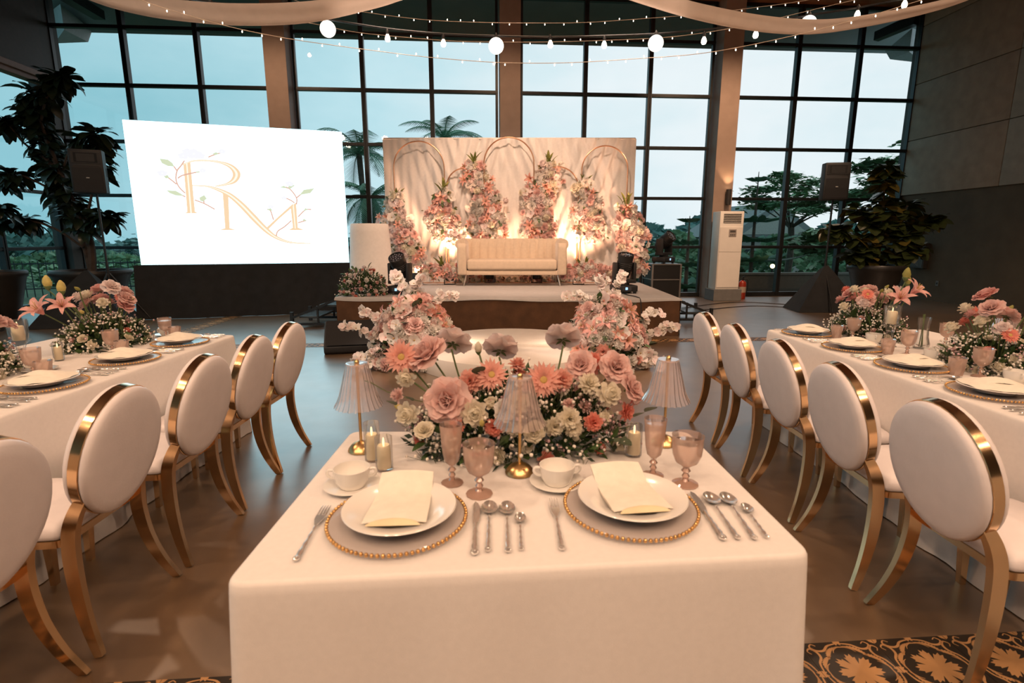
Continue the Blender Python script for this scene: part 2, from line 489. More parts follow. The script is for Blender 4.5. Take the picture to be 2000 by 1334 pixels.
for k, (a, b) in enumerate(bays):
    xs = [a*DD-sp_+0.02, a*DD, b*DD, b*DD+sp_-0.02]
    window_bay(k+1, xs, rows, hall, 'dark framed window bay of eighteen panes, ' + ['behind the big screen', 'behind the floral backdrop, palm outside', 'between backdrop and air conditioner', 'behind the loudspeaker beside the grey wall'][k])
# glazed side wall on the left, perpendicular to the window wall
Mside = hall @ Matrix.Translation((XL-0.12, 0, 0)) @ Matrix.Rotation(PI/2, 4, 'Z')
for k in range(3):
    xs = [-0.35-5.1*k-i*1.5833 for i in range(4)][::-1]
    window_bay(5+k, xs, rows, Mside, 'dark framed glazing of the left side wall, ' + ['bay at the corner', 'second bay from the corner', 'third bay from the corner'][k])
    if k:
        mb = MB(); xx = -0.35-5.1*k+0.175
        mb.box((xx-0.175, -0.1, 0), (xx+0.175, 0.1, HEAD))
        o = mb.build('column_%d' % (5+k), M_column, None, None, None, smooth=0); o.matrix_world = Mside; struct(o, 'column of the left glazed wall')
mb = MB(); mb.box((XL-0.14, -21, 4.78), (XL+0.16, -0.35, 5.05)); mb.box((XL-0.14, -21, 5.05), (XL+0.08, -0.35, HEAD))
struct(mb.build('trim_1', pm('dark fascia', (0.06, 0.045, 0.038), 0.6), None, (0, WY, 0), hall_rot, smooth=0), 'dark boxed fascia above the left glazing')
mb = MB(); mb.box((XL+0.02, -12, 4.62), (XL+0.22, -0.34, 4.78)); mb.box((XL+0.05, -12, 4.72), (XL+0.27, -0.34, 4.84))
struct(mb.build('trim_2', pm('salmon timber trim', (0.30, 0.16, 0.11), 0.5), None, (0, WY, 0), hall_rot, smooth=0, bevel=0.01), 'pale timber pelmet on the left glazing')

# right wall: dark lower wall and proud fabric panels above
M_wallr = pm('dark grey wall paint', (0.105, 0.080, 0.050), 0.8, 0, 0.12, 3, 0.1, 80)
M_fabric = pm('grey acoustic fabric', (0.38, 0.325, 0.26), 0.9, 0, 0.10, 5, 0.25, 260)
mb = MB(); mb.box((XR, -21, 0), (XR+0.25, 0.05, HEAD+0.02))
wall_r = struct(mb.build('wall_right', M_wallr, None, (0, WY, 0), hall_rot, smooth=0), 'dark grey wall with fabric panels')
pz = [2.52, 3.83, 5.14, 6.45]
pm_ = MB(); pm_.box((-0.05, -2.55, 0.006), (0.0, -0.006, 1.304))
PANEL = pm_.mesh('panel', M_fabric, smooth=0.6, bevel=0.012)
pm2_ = MB(); pm2_.box((-0.05, -2.55, 0.006), (0.0, -0.006, 0.37))
PANEL2 = pm2_.mesh('panel', M_fabric, smooth=0.6, bevel=0.012)
for j, z in enumerate(pz):
    for i in range(4):
        obj('panel', PANEL if j < 3 else PANEL2, wall_r, (XR, -0.03-2.556*i, z))
mb = MB(); mb.box((XR-0.02, -18, 0), (XR, 0, 0.12))
struct(mb.build('baseboard_right', M_wallr, None, (0, WY, 0), hall_rot, smooth=0), 'dark skirting of the grey wall')
mb = MB(); mb.box((XL-0.3, -21.2, 0), (XR+0.3, -21, HEAD+0.02))
struct(mb.build('wall_rear', pm('beige plaster', (0.40, 0.27, 0.19), 0.8), None, (0, WY, 0), hall_rot, smooth=0), 'beige rear wall')
# small fittings on the grey wall
o = thing('wall_box', 'flat grey service box hanging low on the dark wall', 'wall box', hp(XR-0.052, -0.9, 1.05), PSI)
MB().box((-0.06, -0.2, -0.3), (0.05, 0.2, 0.3)).build('box_body', pm('grey service box', (0.06, 0.06, 0.058), 0.6), o, smooth=0, bevel=0.008)
MB().box((-0.066, -0.17, -0.27), (-0.06, 0.17, 0.27)).build('cover', pm('grey service cover', (0.075, 0.075, 0.07), 0.55), o, smooth=0)
o = thing('wall_socket', 'small pale socket plate low on the dark grey wall', 'socket', hp(XR-0.002, -1.45, 0.42), PSI)
MB().box((-0.012, -0.04, -0.06), (0, 0.04, 0.06)).build('plate', pm('socket plate', (0.16, 0.16, 0.15), 0.5), o, smooth=0, bevel=0.003)
MB().box((-0.015, -0.018, -0.02), (-0.0115, 0.018, 0.02)).build('socket_insert', M_black, o, smooth=0)

# roof overhang outside, seen through the top row of panes
M_soffit = pm('grey soffit', (0.30, 0.31, 0.31), 0.8, 0, 0.05, 2)
mb = MB()
mb.add([(XL-3, 0.15, 7.5), (XR+3, 0.15, 7.5), (XR+3, 2.6, 6.72), (XL-3, 2.6, 6.72), (XL-3, 0.15, 7.62), (XR+3, 0.15, 7.62), (XR+3, 2.6, 6.98), (XL-3, 2.6, 6.98)],
       [(0, 1, 2, 3), (7, 6, 5, 4), (3, 2, 6, 7), (0, 3, 7, 4), (1, 5, 6, 2), (0, 4, 5, 1)])
soff = struct(mb.build('roof_overhang', M_soffit, None, (0, WY, 0), hall_rot, smooth=0), 'grey roof overhang outside the windows')
for nm, A, B, Cc, D in (('left', (-11.30, 14.2, 6.19), (-11.05, 15.0, 6.49), (-10.91, 15.0, 6.76), (-10.47, 13.5, 6.25)), ('right', (10.75, 14.9, 5.95), (10.31, 15.6, 6.26), (10.15, 15.6, 6.47), (9.98, 14.4, 6.06))):
    A2 = (A[0], A[1], A[2]+0.7); F_ = (D[0], D[1], D[2]+0.55)
    o = MB().add([A, B, D, A2, Cc, F_], [(0, 1, 2), (3, 5, 4), (2, 1, 4, 5), (1, 0, 3, 4), (0, 2, 5, 3)]).build('eave_corner', pm('pale eave', (0.40, 0.41, 0.42), 0.8), smooth=0)
    struct(o, 'pale corner of the eaves outside, %s end of the windows' % nm)
for nm, e0, e1, hw, hh in (('left', (XL+0.05, 0.15, 6.84), (XL+0.07, 1.72, 6.80), 0.13, 0.12), ('right', (XR-0.13, 0.10, 6.66), (XR-0.47, 0.95, 6.54), 0.10, 0.12)):
    e0 = Vector(e0); e1 = Vector(e1)
    d = (e1-e0).normalized(); u = d.cross(Vector((0, 0, 1))).normalized()*hw; w = Vector((0, 0, hh))
    mb = MB()
    mb.add([tuple(p) for p in (e0-u-w, e0+u-w, e0+u+w, e0-u+w, e1-u-w*0.7, e1+u-w*0.7, e1+u+w, e1-u+w)], [(0, 1, 2, 3), (7, 6, 5, 4), (0, 4, 5, 1), (1, 5, 6, 2), (2, 6, 7, 3), (3, 7, 4, 0)])
    struct(mb.build('rafter_beam', M_frame, None, (0, WY, 0), hall_rot, smooth=0), 'dark rafter tail under the roof overhang, %s end' % nm)
# ================================================================== TABLES AND CHAIRS
TH = 0.75
def cloth_mesh(name, quad, ztop, zbot, rad, amp, nfold, seed, flare=0.03):
    rnd = random.Random(seed)
    ph = [rnd.uniform(0, 6.28) for _ in range(6)]
    Q = [Vector((x, y, 0)) for x, y in quad]       # counter-clockwise
    ring = []      # (point, outward normal, cornerness)
    for i in range(4):
        p, a, b = Q[i], Q[i-1], Q[(i+1) % 4]
        da = (a-p).normalized(); db = (b-p).normalized()
        s = p+da*rad; e = p+db*rad
        for k in range(7):      # rounded corner
            t = k/6
            q = s*(1-t)**2+p*2*t*(1-t)+e*t*t
            n0 = Vector((da.y, -da.x, 0))*-1; n1 = Vector((db.y, -db.x, 0))
            n = (n0*(1-t)+n1*t).normalized()
            ring.append((q, n, math.sin(PI*t)))
        e2 = b+(p-b).normalized()*rad
        L = (e2-e).length; ns = max(4, int(L/0.05))
        for k in range(1, ns):
            ring.append((e.lerp(e2, k/ns), Vector((db.y, -db.x, 0)), 0))
    n = len(ring)
    per = [0.0]
    for i in range(1, n): per.append(per[-1]+(ring[i][0]-ring[i-1][0]).length)
    tot = per[-1]+(ring[0][0]-ring[-1][0]).length
    vs = []; fs = []
    prof = [(-0.22*rad, 0.0), (-0.1*rad, 0.0), (0.002, -0.003), (0.006, -0.010), (0.008, -0.03)]
    H = ztop-zbot
    prof += [(0.008, -H*t) for t in (0.1, 0.2, 0.32, 0.45, 0.6, 0.75, 0.88, 1.0)]
    for off, dz in prof:
        t = max(0.0, (-dz-0.03)/(H-0.03))
        for i, (p, nn, cn) in enumerate(ring):
            a = per[i]/tot*2*PI
            f = (math.sin(nfold*a+ph[0]+1.3*math.sin(3*a+ph[1]))+0.6*math.sin(nfold*1.7*a+ph[2]+0.6*t))*0.5
            f2 = math.sin(nfold*0.37*a+ph[3])
            d = off+amp*(t**0.8)*(f+0.5*f2)+flare*t*(0.5+cn)
            vs.append((p.x+nn.x*d, p.y+nn.y*d, ztop+dz))
    for j in range(len(prof)-1):
        for i in range(n):
            a, b = j*n+i, j*n+(i+1) % n
            fs.append((a+n, b+n, b, a))
    c = sum((q for q in Q), Vector())/4; vs.append((c.x, c.y, ztop)); fs += [(i, (i+1) % n, len(vs)-1) for i in range(n)]
    mb = MB(); mb.add(vs, fs)
    return mb.mesh(name, M_white, smooth=1.2)
def table(name, label, quad, z, legs=True):
    cx = sum(p[0] for p in quad)/4; cy = sum(p[1] for p in quad)/4
    t = thing(name, label, 'table', (cx, cy, 0))
    ins = [((x-cx)*0.965, (y-cy)*0.965) for x, y in quad]
    MB().prism(ins, z-0.035, z-0.006).build('tabletop', pm('plywood top', (0.35, 0.22, 0.12), 0.6), t, smooth=0)
    for x, y in ins:
        MB().tube([(x*0.9, y*0.9, 0), (x*0.9, y*0.9, z-0.035)], 0.018, 8).build('leg', M_frame, t)
    return t
CT = [(-0.585, 0.965), (0.668, 1.070), (0.640, 1.835), (-0.585, 1.835)]
table('sweetheart_table', 'two-seat table in the foreground hidden under white cloth', CT, TH)
o = obj('tablecloth', cloth_mesh('tablecloth', CT, TH, 0.004, 0.035, 0.016, 9, 3, 0.03)); tag(o, 'white floor-length cloth on the foreground table set for two', 'tablecloth', 'white tablecloths')
RT = [(1.985, -0.6), (3.20, -0.6), (3.20, 4.06), (1.985, 4.06)]
table('long_table', 'long banquet table under white cloth on the right', RT, TH)
o = obj('tablecloth', cloth_mesh('tablecloth', RT, TH, 0.004, 0.05, 0.022, 26, 5, 0.035)); tag(o, 'white cloth on the long table in front of the grey wall', 'tablecloth', 'white tablecloths')
LT = [(-3.25, -0.6), (-2.035, -0.6), (-2.035, 3.82), (-3.25, 3.82)]
table('long_table', 'long banquet table under white cloth on the left', LT, TH)
o = obj('tablecloth', cloth_mesh('tablecloth', LT, TH, 0.004, 0.05, 0.022, 26, 8, 0.035)); tag(o, 'white cloth on the long table nearest the big screen', 'tablecloth', 'white tablecloths')

def make_chair():
    """faces +x; rear leg tips at x = 0"""
    t = thing('dining_chair', 'x', 'chair', group='white and gold oval-back chairs')
    tilt = R(13); cx, cz = 0.012, 0.685; ay, az = 0.203, 0.240
    def oval(r, n, k, N_=40):
        a = 2*PI*k/N_
        y = ay*r*math.cos(a); u = az*r*math.sin(a)
        return (cx-u*math.sin(tilt)+n*math.cos(tilt), y, cz+u*math.cos(tilt)+n*math.sin(tilt))
    def disc(prof):
        mb = MB(); N_ = 40; vs = []; fs = []
        for r, n in prof[:-1]: vs += [oval(r, n, k) for k in range(N_)]
        vs.append(oval(0, prof[-1][1], 0)); c = len(vs)-1
        for j in range(len(prof)-2):
            for k in range(N_): fs.append((j*N_+k, j*N_+(k+1) % N_, (j+1)*N_+(k+1) % N_, (j+1)*N_+k))
        b = (len(prof)-2)*N_
        for k in range(N_): fs.append((b+k, b+(k+1) % N_, c))
        return mb.add(vs, fs)
    cush = [(0.95, 0.014), (0.99, 0.016), (1.0, 0.024), (0.985, 0.034), (0.94, 0.042), (0.8, 0.047), (0.5, 0.051), (0, 0.052)]
    br = disc(cush).build('backrest', M_leather, t, smooth=2)
    disc([(r, -n) for r, n in cush]).build('back_pad', M_leather, t, smooth=2)
    # gold band round the oval
    mb = MB(); N_ = 48; vs = []; fs = []
    for k in range(N_):
        for r, n in ((1.004, -0.0175), (1.012, -0.016), (1.012, 0.016), (1.004, 0.0175), (0.95, 0.0175), (0.95, -0.0175)): vs.append(oval(r, n, k, N_))
    for k in range(N_):
        for j in range(6): fs.append((k*6+j, k*6+(j+1) % 6, ((k+1) % N_)*6+(j+1) % 6, ((k+1) % N_)*6+j))
    mb.add(vs, fs).build('gold_band', M_gold, t, smooth=0.6)
    # rear sabre legs, flat bars swept in the x-z plane
    for s in (-1, 1):
        ctr = spline([(0.032, 0.150*s, 0.565), (0.060, 0.163*s, 0.51), (0.082, 0.169*s, 0.44), (0.088, 0.174*s, 0.34), (0.076, 0.185*s, 0.22), (0.046, 0.203*s, 0.105), (0.002, 0.226*s, 0.0)], 7)
        k = len(ctr); vs = []; fs = []
        for i, p in enumerate(ctr):
            d = (ctr[min(i+1, k-1)]-ctr[max(i-1, 0)]).normalized()
            q = d.cross(Vector((0, 1, 0))).normalized()
            tt = i/(k-1); w = 0.011+0.014*math.sin(PI*(0.12+0.80*tt)); th = 0.015-0.005*tt
            for a, b in ((-1, -1), (1, -1), (1, 1), (-1, 1)):
                pp = p+q*w*a+Vector((0, th*b, 0)); vs.append((pp.x, pp.y, max(0.0, pp.z)))
        for i in range(k-1):
            for j in range(4): fs.append((i*4+j, i*4+(j+1) % 4, i*4+4+(j+1) % 4, i*4+4+j))
        fs += [(3, 2, 1, 0), (4*k-4, 4*k-3, 4*k-2, 4*k-1)]
        MB().add(vs, fs).build('leg', M_gold, t, smooth=0.5)
    for s in (-1, 1):
        z1 = 0.405
        MB().add([(0.452, 0.165*s-0.021, z1), (0.494, 0.165*s-0.021, z1), (0.494, 0.165*s+0.021, z1), (0.452, 0.165*s+0.021, z1),
                  (0.478, 0.178*s-0.012, 0), (0.502, 0.178*s-0.012, 0), (0.502, 0.178*s+0.012, 0), (0.478, 0.178*s+0.012, 0)],
                 [(0, 1, 2, 3), (7, 6, 5, 4), (0, 4, 5, 1), (1, 5, 6, 2), (2, 6, 7, 3), (3, 7, 4, 0)]).build('leg', M_gold, t, smooth=0)
    # seat outline: narrower at the back, rounded corners, bowed front
    def outline(d=0.0, n=8):
        P = []
        for (x, y), (cxx, cyy) in (((0.105, -0.188), (0.04, 0.03)), ((0.50, -0.225), (-0.07, 0.06)), ((0.50, 0.225), (-0.07, -0.06)), ((0.105, 0.188), (0.04, -0.03))):
            P.append((x, y))
        out = []
        for i in range(4):
            p = Vector(P[i]+(0,)); a = Vector(P[i-1]+(0,)); b = Vector(P[(i+1) % 4]+(0,))
            r = 0.03 if i in (0, 3) else 0.08
            s_ = p+(a-p).normalized()*r; e = p+(b-p).normalized()*r
            for k in range(n):
                tq = k/(n-1); out.append(s_*(1-tq)**2+p*2*tq*(1-tq)+e*tq*tq)
            if i == 1:
                for k in range(1, 6):
                    q = e.lerp(b+(p-b).normalized()*0.08, k/6); q.x += 0.018*math.sin(PI*k/6); out.append(q)
        c = Vector((0.30, 0, 0))
        return [(c+(q-c)*(1-d)) for q in out]
    def stack(levels):
        mb = MB(); n = len(outline()); vs = []; fs = []
        for d, z in levels: vs += [(q.x, q.y, z) for q in outline(d)]
        for j in range(len(levels)-1):
            for k in range(n): fs.append((j*n+k, j*n+(k+1) % n, (j+1)*n+(k+1) % n, (j+1)*n+k))
        fs.append(tuple(range(n))[::-1]); fs.append(tuple(range((len(levels)-1)*n, len(levels)*n)))
        return mb.add(vs, fs)
    stack([(0.02, 0.392), (0.0, 0.394), (0.0, 0.420), (0.02, 0.422)]).build('seat_frame', M_gold, t, smooth=0.5)
    stack([(0.03, 0.421), (0.005, 0.426), (-0.005, 0.440), (0.005, 0.457), (0.05, 0.470), (0.15, 0.478), (0.4, 0.484), (0.75, 0.486)]).build('seat', M_leather, t, smooth=2)
    return t
chair = make_chair()
RC = [3.80, 3.27, 2.73, 2.20, 1.66]
for i, y in enumerate(RC):
    place(chair, i == 0, (1.435+random.uniform(-.01, .01), y, 0), R([1.0, -1.5, 0.5, -0.5, 1.5][i]),
          'white oval-back gold chair at the right long table, %s' % (['end chair nearest the stage', 'second from the stage', 'third from the stage', 'fourth from the stage', 'fifth from the stage'][i]))
LC = [3.32, 2.86, 2.36, 1.84, 1.31]
for i, y in enumerate(LC):
    place(chair, False, (-1.440+random.uniform(-.01, .01), y, 0), PI+R([-1.5, 1.0, -0.5, 1.0, -1.0][i]),
          'white oval-back gold chair at the left long table, %s' % (['end chair nearest the stage', 'second from the stage', 'third from the stage', 'fourth from the stage', 'cropped one at the photo edge'][i]))
place(chair, False, (3.74, 2.98, 0), PI+R(4), 'white oval-back chair on the far side of the right table, behind the flowers')

# ================================================================== TABLEWARE
M_rose_glass = thin_glass('rose pressed glass', (0.98, 0.90, 0.86), 0.05, 0.44, (0.94, 0.66, 0.54), 0.38, 0.05)
M_clear = thin_glass('clear glass', (0.99, 0.99, 0.985), 0.015, 0.03, (0.9, 0.88, 0.86), 0.3, 0.03)
M_clear_rim = thin_glass('clear charger glass', (0.985, 0.975, 0.97), 0.02, 0.60, (0.94, 0.85, 0.81), 0.3, 0.06)
M_crystal = thin_glass('fluted crystal', (0.985, 0.965, 0.96), 0.02, 0.36, (0.96, 0.80, 0.77), 0.28, 0.06)
M_water = thin_glass('still water', (0.97, 0.97, 0.97), 0.25, 0.0, edge=0.5, rough=0.01)
M_wax = pm('ivory wax', (0.86, 0.74, 0.52), 0.5, 0, 0.03, 10)
M_wax.node_tree.nodes['Principled BSDF'].inputs['Subsurface Weight'].default_value = 0.0

def make_charger():
    t = thing('charger_plate', 'x', 'charger plate', group='clear glass charger plates')
    MB().lathe([(0.0, 0.003), (0.10, 0.003), (0.125, 0.007), (0.163, 0.011), (0.166, 0.013), (0.163, 0.015), (0.124, 0.011), (0.10, 0.008), (0.0, 0.008)], 48, cap=False).build('plate_body', M_clear_rim, t, smooth=0.8)
    mb = MB()
    for k in range(84):
        a = 2*PI*k/84; mb.ball((0.168*math.cos(a), 0.168*math.sin(a), 0.0145), 0.0052, 6, 4)
    mb.build('beaded_rim', pm('gold bead', (0.74, 0.44, 0.17), 0.3, 1.0), t, smooth=3)
    return t
def make_plate():
    t = thing('dinner_plate', 'x', 'plate', group='white dinner plates')
    MB().lathe([(0.0, 0.001), (0.075, 0.001), (0.078, 0.0), (0.082, 0.004), (0.098, 0.014), (0.137, 0.024), (0.140, 0.026), (0.138, 0.0285), (0.098, 0.020), (0.082, 0.009), (0.0, 0.007)], 48, cap=False).build('plate_body', M_china, t, smooth=0.9)
    return t
def make_napkin():
    """cream napkin folded into a broad band, the lower end tucked under"""
    t = thing('napkin', 'x', 'napkin', group='cream folded napkins')
    def f(u, v):
        x = (u-0.5)*0.150*(1.0-0.06*v)
        y = -0.088+0.235*v
        base = max(0.0, (abs(y-0.0)-0.082)*0.30)
        z = 0.012+base+0.006*math.sin(PI*u)+0.004*math.sin(2.2*PI*v+1)
        return (x, y, z)
    mb = MB(); mb.grid(f, 10, 16); n = len(mb.v)
    mb.add([(x, y, z-0.006) for x, y, z in mb.v[:n]], [tuple(reversed(q)) for q in mb.f[:160]])
    mb.build('cloth_band', M_napkin, t, smooth=1.0)
    def g(u, v):
        a = (u-0.5)*2
        x = a*0.062; y = -0.094+0.030*(v)*math.sqrt(max(0, 1-a*a))-0.004
        return (x, y, 0.014+0.010*math.sin(PI*v)*(1-a*a*0.6)+0.0025)
    MB().grid(g, 12, 5).build('tucked_fold', pm('napkin fold', (0.82, 0.68, 0.44), 0.8), t, smooth=1.0)
    return t
def make_napkin_heap():
    """napkin spread in soft folds over a plate"""
    t = thing('napkin', 'x', 'napkin', group='cream folded napkins')
    def f(u, v):
        a = 2*PI*u; r = 0.128*v*(1+0.05*math.sin(5*a+1))
        z = 0.0268+0.026*(1-v**2)+0.004*math.sin(3*a+6*v)*v*(1-v)*3+0.0015*(1+math.sin(9*a+2))*v*v
        return (r*math.cos(a), r*math.sin(a), z)
    MB().grid(f, 32, 8).build('cloth_layer', M_napkin, t, smooth=1.0)
    def g(u, v):
        x = -0.10+0.20*u; y = -0.055+0.10*v
        r2 = (x*x+y*y)/0.0164
        return (x, y, 0.0272+0.026*max(0, 1-r2)+0.010*math.sin(PI*u)*math.sin(PI*v)+0.0025*math.sin(10*v+4*u)*math.sin(PI*u))
    MB().grid(g, 10, 8).build('cloth_fold', M_napkin, t, smooth=1.0)
    return t
def handle_prof(mb, y0, y1, w0, w1, z=0.006):
    """ornate cutlery handle, thick at the end"""
    n = 12; pts = []; rr = []
    for i in range(n+1):
        t = i/n; pts.append((0, y0+(y1-y0)*t, z)); rr.append(w0+(w1-w0)*t**1.6+0.0010*math.sin(i*2.1))
    mb.tube(pts, rr, 8, flat=0.62)
    mb.ball((0, y1, z), (w1*1.25, w1*1.6, w1*0.8), 8, 5)
def make_fork():
    t = thing('fork', 'x', 'fork', group='polished forks')
    mb = MB(); handle_prof(mb, 0.02, -0.115, 0.0025, 0.0062); mb.build('handle', M_steel, t, smooth=0.8)
    mb = MB(); mb.prism([(-0.003, 0.018), (0.003, 0.018), (0.011, 0.045), (0.012, 0.065), (-0.012, 0.065), (-0.011, 0.045)], 0.006, 0.0085)
    for x in (-0.0102, -0.0034, 0.0034, 0.0102): mb.tube([(x, 0.064, 0.0072), (x, 0.095, 0.0085), (x*0.96, 0.115, 0.0075)], [0.0019, 0.0018, 0.0009], 6)
    mb.build('tines', M_steel, t, smooth=0.6)
    return t
def make_knife():
    t = thing('knife', 'x', 'knife', group='polished knives')
    mb = MB(); handle_prof(mb, 0.01, -0.112, 0.0042, 0.0075); mb.build('handle', M_steel, t, smooth=0.8)
    MB().prism([(-0.006, 0.008), (0.006, 0.008), (0.010, 0.03), (0.0105, 0.075), (0.006, 0.105), (-0.002, 0.118), (-0.007, 0.10), (-0.006, 0.03)], 0.004, 0.0062).build('blade', M_steel, t, smooth=0)
    return t
def make_spoon(name, s, grp):
    t = thing(name, 'x', 'spoon', group=grp)
    mb = MB(); handle_prof(mb, 0.03*s, -0.118*s, 0.0024, 0.0060*s); mb.build('handle', M_steel, t, smooth=0.8)
    def f(u, v):
        a = 2*PI*u
        return (0.021*s*v*math.cos(a)*(1-0.12*math.sin(a)), 0.064*s+0.034*s*v*math.sin(a), 0.0025+0.009*v*v)
    mb = MB(); mb.grid(f, 20, 5); mb.build('bowl', M_steel, t, smooth=2)
    return t
def make_cup():
    t = thing('soup_cup', 'x', 'cup', group='white two-handled soup cups')
    MB().lathe([(0.0, 0.004), (0.030, 0.004), (0.032, 0.0), (0.036, 0.003), (0.046, 0.022), (0.050, 0.046), (0.0505, 0.056), (0.0480, 0.056), (0.0475, 0.046), (0.043, 0.022), (0.033, 0.009), (0.0, 0.009)], 32, cap=False).build('cup_body', M_china, t, smooth=0.9)
    for s in (-1, 1):
        MB().tube(spline([(0.047*s, 0, 0.048), (0.062*s, 0, 0.051), (0.067*s, 0, 0.040), (0.058*s, 0, 0.029), (0.046*s, 0, 0.027)], 4), 0.0042, 8).build('cup_handle', M_china, t, smooth=1)
    return t
def make_saucer():
    t = thing('saucer', 'x', 'saucer', group='white saucers')
    MB().lathe([(0.0, 0.002), (0.040, 0.002), (0.042, 0.0), (0.046, 0.003), (0.076, 0.013), (0.078, 0.015), (0.075, 0.0155), (0.045, 0.0065), (0.034, 0.005), (0.0, 0.005)], 36, cap=False).build('saucer_body', M_china, t, smooth=0.9)
    return t
def facet(n, d): return lambda a, z: 1+d*math.cos(n*a)
def make_goblet():
    t = thing('goblet', 'x', 'goblet', group='rose glass goblets')
    MB().lathe([(0.015, 0.058), (0.030, 0.068), (0.039, 0.090), (0.0415, 0.115), (0.043, 0.142), (0.0445, 0.148)], 30, rfun=lambda a, z: 1+(0.018*math.cos(15*a) if 0.065 < z < 0.13 else 0), cap=False).build('bowl', M_rose_glass, t, smooth=0.9)
    MB().lathe([(0.015, 0.058), (0.008, 0.050), (0.0135, 0.042), (0.0065, 0.034), (0.0115, 0.026), (0.008, 0.018), (0.012, 0.012)], 16, cap=False).build('stem', M_rose_glass, t, smooth=0.7)
    MB().lathe([(0.0, 0.0), (0.036, 0.0), (0.0365, 0.003), (0.024, 0.008), (0.012, 0.012), (0.0, 0.013)], 30, rfun=facet(12, 0.02), cap=False).build('foot', M_rose_glass, t, smooth=0.8)
    MB().lathe([(0.0, 0.128), (0.0405, 0.128)], 30, cap=False).build('water', M_water, t)
    return t
def make_flute():
    t = thing('flute', 'x', 'flute glass', group='rose glass flutes')
    MB().lathe([(0.010, 0.058), (0.020, 0.068), (0.0255, 0.095), (0.029, 0.130), (0.0315, 0.165), (0.0325, 0.178)], 28, rfun=lambda a, z: 1+(0.022*math.cos(14*a) if 0.065 < z < 0.16 else 0), cap=False).build('bowl', M_rose_glass, t, smooth=0.9)
    MB().lathe([(0.010, 0.058), (0.0065, 0.050), (0.0125, 0.042), (0.006, 0.034), (0.0105, 0.026), (0.007, 0.018), (0.011, 0.011)], 16, cap=False).build('stem', M_rose_glass, t, smooth=0.7)
    MB().lathe([(0.0, 0.0), (0.031, 0.0), (0.0315, 0.003), (0.020, 0.007), (0.011, 0.011), (0.0, 0.012)], 28, rfun=facet(12, 0.02), cap=False).build('foot', M_rose_glass, t, smooth=0.8)
    MB().lathe([(0.0, 0.166), (0.0300, 0.166)], 28, cap=False).build('water', M_water, t)
    return t
def make_tumbler():
    t = thing('tumbler', 'x', 'tumbler', group='cut glass tumblers')
    mb = MB(); n = 18; prof = [(0.030, 0.0), (0.033, 0.03), (0.036, 0.06), (0.038, 0.085), (0.039, 0.092)]
    vs = []; fs = []
    for j, (r, z) in enumerate(prof):
        for i in range(n):
            a = 2*PI*(i+0.5*(j % 2))/n; q = r*(1+0.035*math.cos(i*PI)) if j < 4 else r
            vs.append((q*math.cos(a), q*math.sin(a), z))
    for j in range(4):
        for i in range(n):
            a, b = j*n+i, j*n+(i+1) % n
            fs.append((a, b, b+n)); fs.append((a, b+n, a+n))
    fs.append(tuple(range(n))[::-1])
    mb.add(vs, fs).build('glass_body', M_rose_glass, t, smooth=0)
    MB().lathe([(0.0, 0.004), (0.027, 0.004), (0.0305, 0.03), (0.0335, 0.06), (0.0365, 0.091)], 24, cap=False).build('inner_wall', M_clear, t, smooth=0.9)
    return t
def make_lamp():
    t = thing('table_lamp', 'x', 'lamp', group='fluted crystal table lamps')
    MB().lathe([(0.0, 0.0), (0.042, 0.0), (0.044, 0.003), (0.041, 0.010), (0.030, 0.023), (0.014, 0.031), (0.006, 0.034), (0.0, 0.034)], 36, cap=False).build('base', M_brass, t, smooth=0.8)
    MB().ball((0.024, -0.020, 0.024), 0.004, 8, 6).build('touch_button', M_brass, t, smooth=3)
    MB().lathe([(0.0048, 0.03), (0.0048, 0.285)], 12).build('pole', M_brass, t)
    sh = MB(); prof = []
    for i in range(9):
        u = i/8; r = 0.034+0.034*u+0.008*max(0, u-0.7)**2*11; prof.append((r, 0.296-0.142*u))
    sh.lathe(prof, 120, rfun=lambda a, z: 1+(0.022+0.030*(0.296-z)/0.14)*math.cos(24*a), cap=False)
    s = sh.build('lamp_shade', M_crystal, t, smooth=1.2)
    MB().lathe([(0.008, 0.297), (0.034, 0.298), (0.035, 0.295), (0.034, 0.292), (0.008, 0.294)], 40, cap=False).build('shade_top', M_crystal, s, smooth=0.7)
    MB().lathe([(0.0, 0.286), (0.006, 0.286), (0.006, 0.296), (0.009, 0.299), (0.008, 0.305), (0.004, 0.309), (0.0, 0.31)], 16, cap=False).build('finial', M_brass, t, smooth=0.8)
    return t
def make_candle(h_glass, r, h_wax):
    t = thing('candle_holder', 'x', 'candle', group='ivory candles in clear glass cylinders')
    MB().lathe([(0.0, 0.002), (r-0.002, 0.002), (r, 0.004), (r, h_glass), (r-0.0012, h_glass+0.0012), (r-0.0024, h_glass)], 28, cap=False).build('glass_cylinder', M_clear, t, smooth=0.8)
    rw = r-0.006
    w = MB().lathe([(0.0, 0.007), (rw, 0.007), (rw, h_wax-0.004), (rw-0.003, h_wax), (rw*0.5, h_wax-0.004), (0, h_wax-0.005)], 24, cap=False).build('wax_candle', M_wax, t, smooth=0.9)
    MB().ball((0, 0, h_wax+0.008), (0.0035, 0.0035, 0.016), 8, 6).build('flame_tip', glow('led flame', (1.0, 0.72, 0.34), 1.6), w, smooth=3)
    return t
PROTO = {}
USED = set()
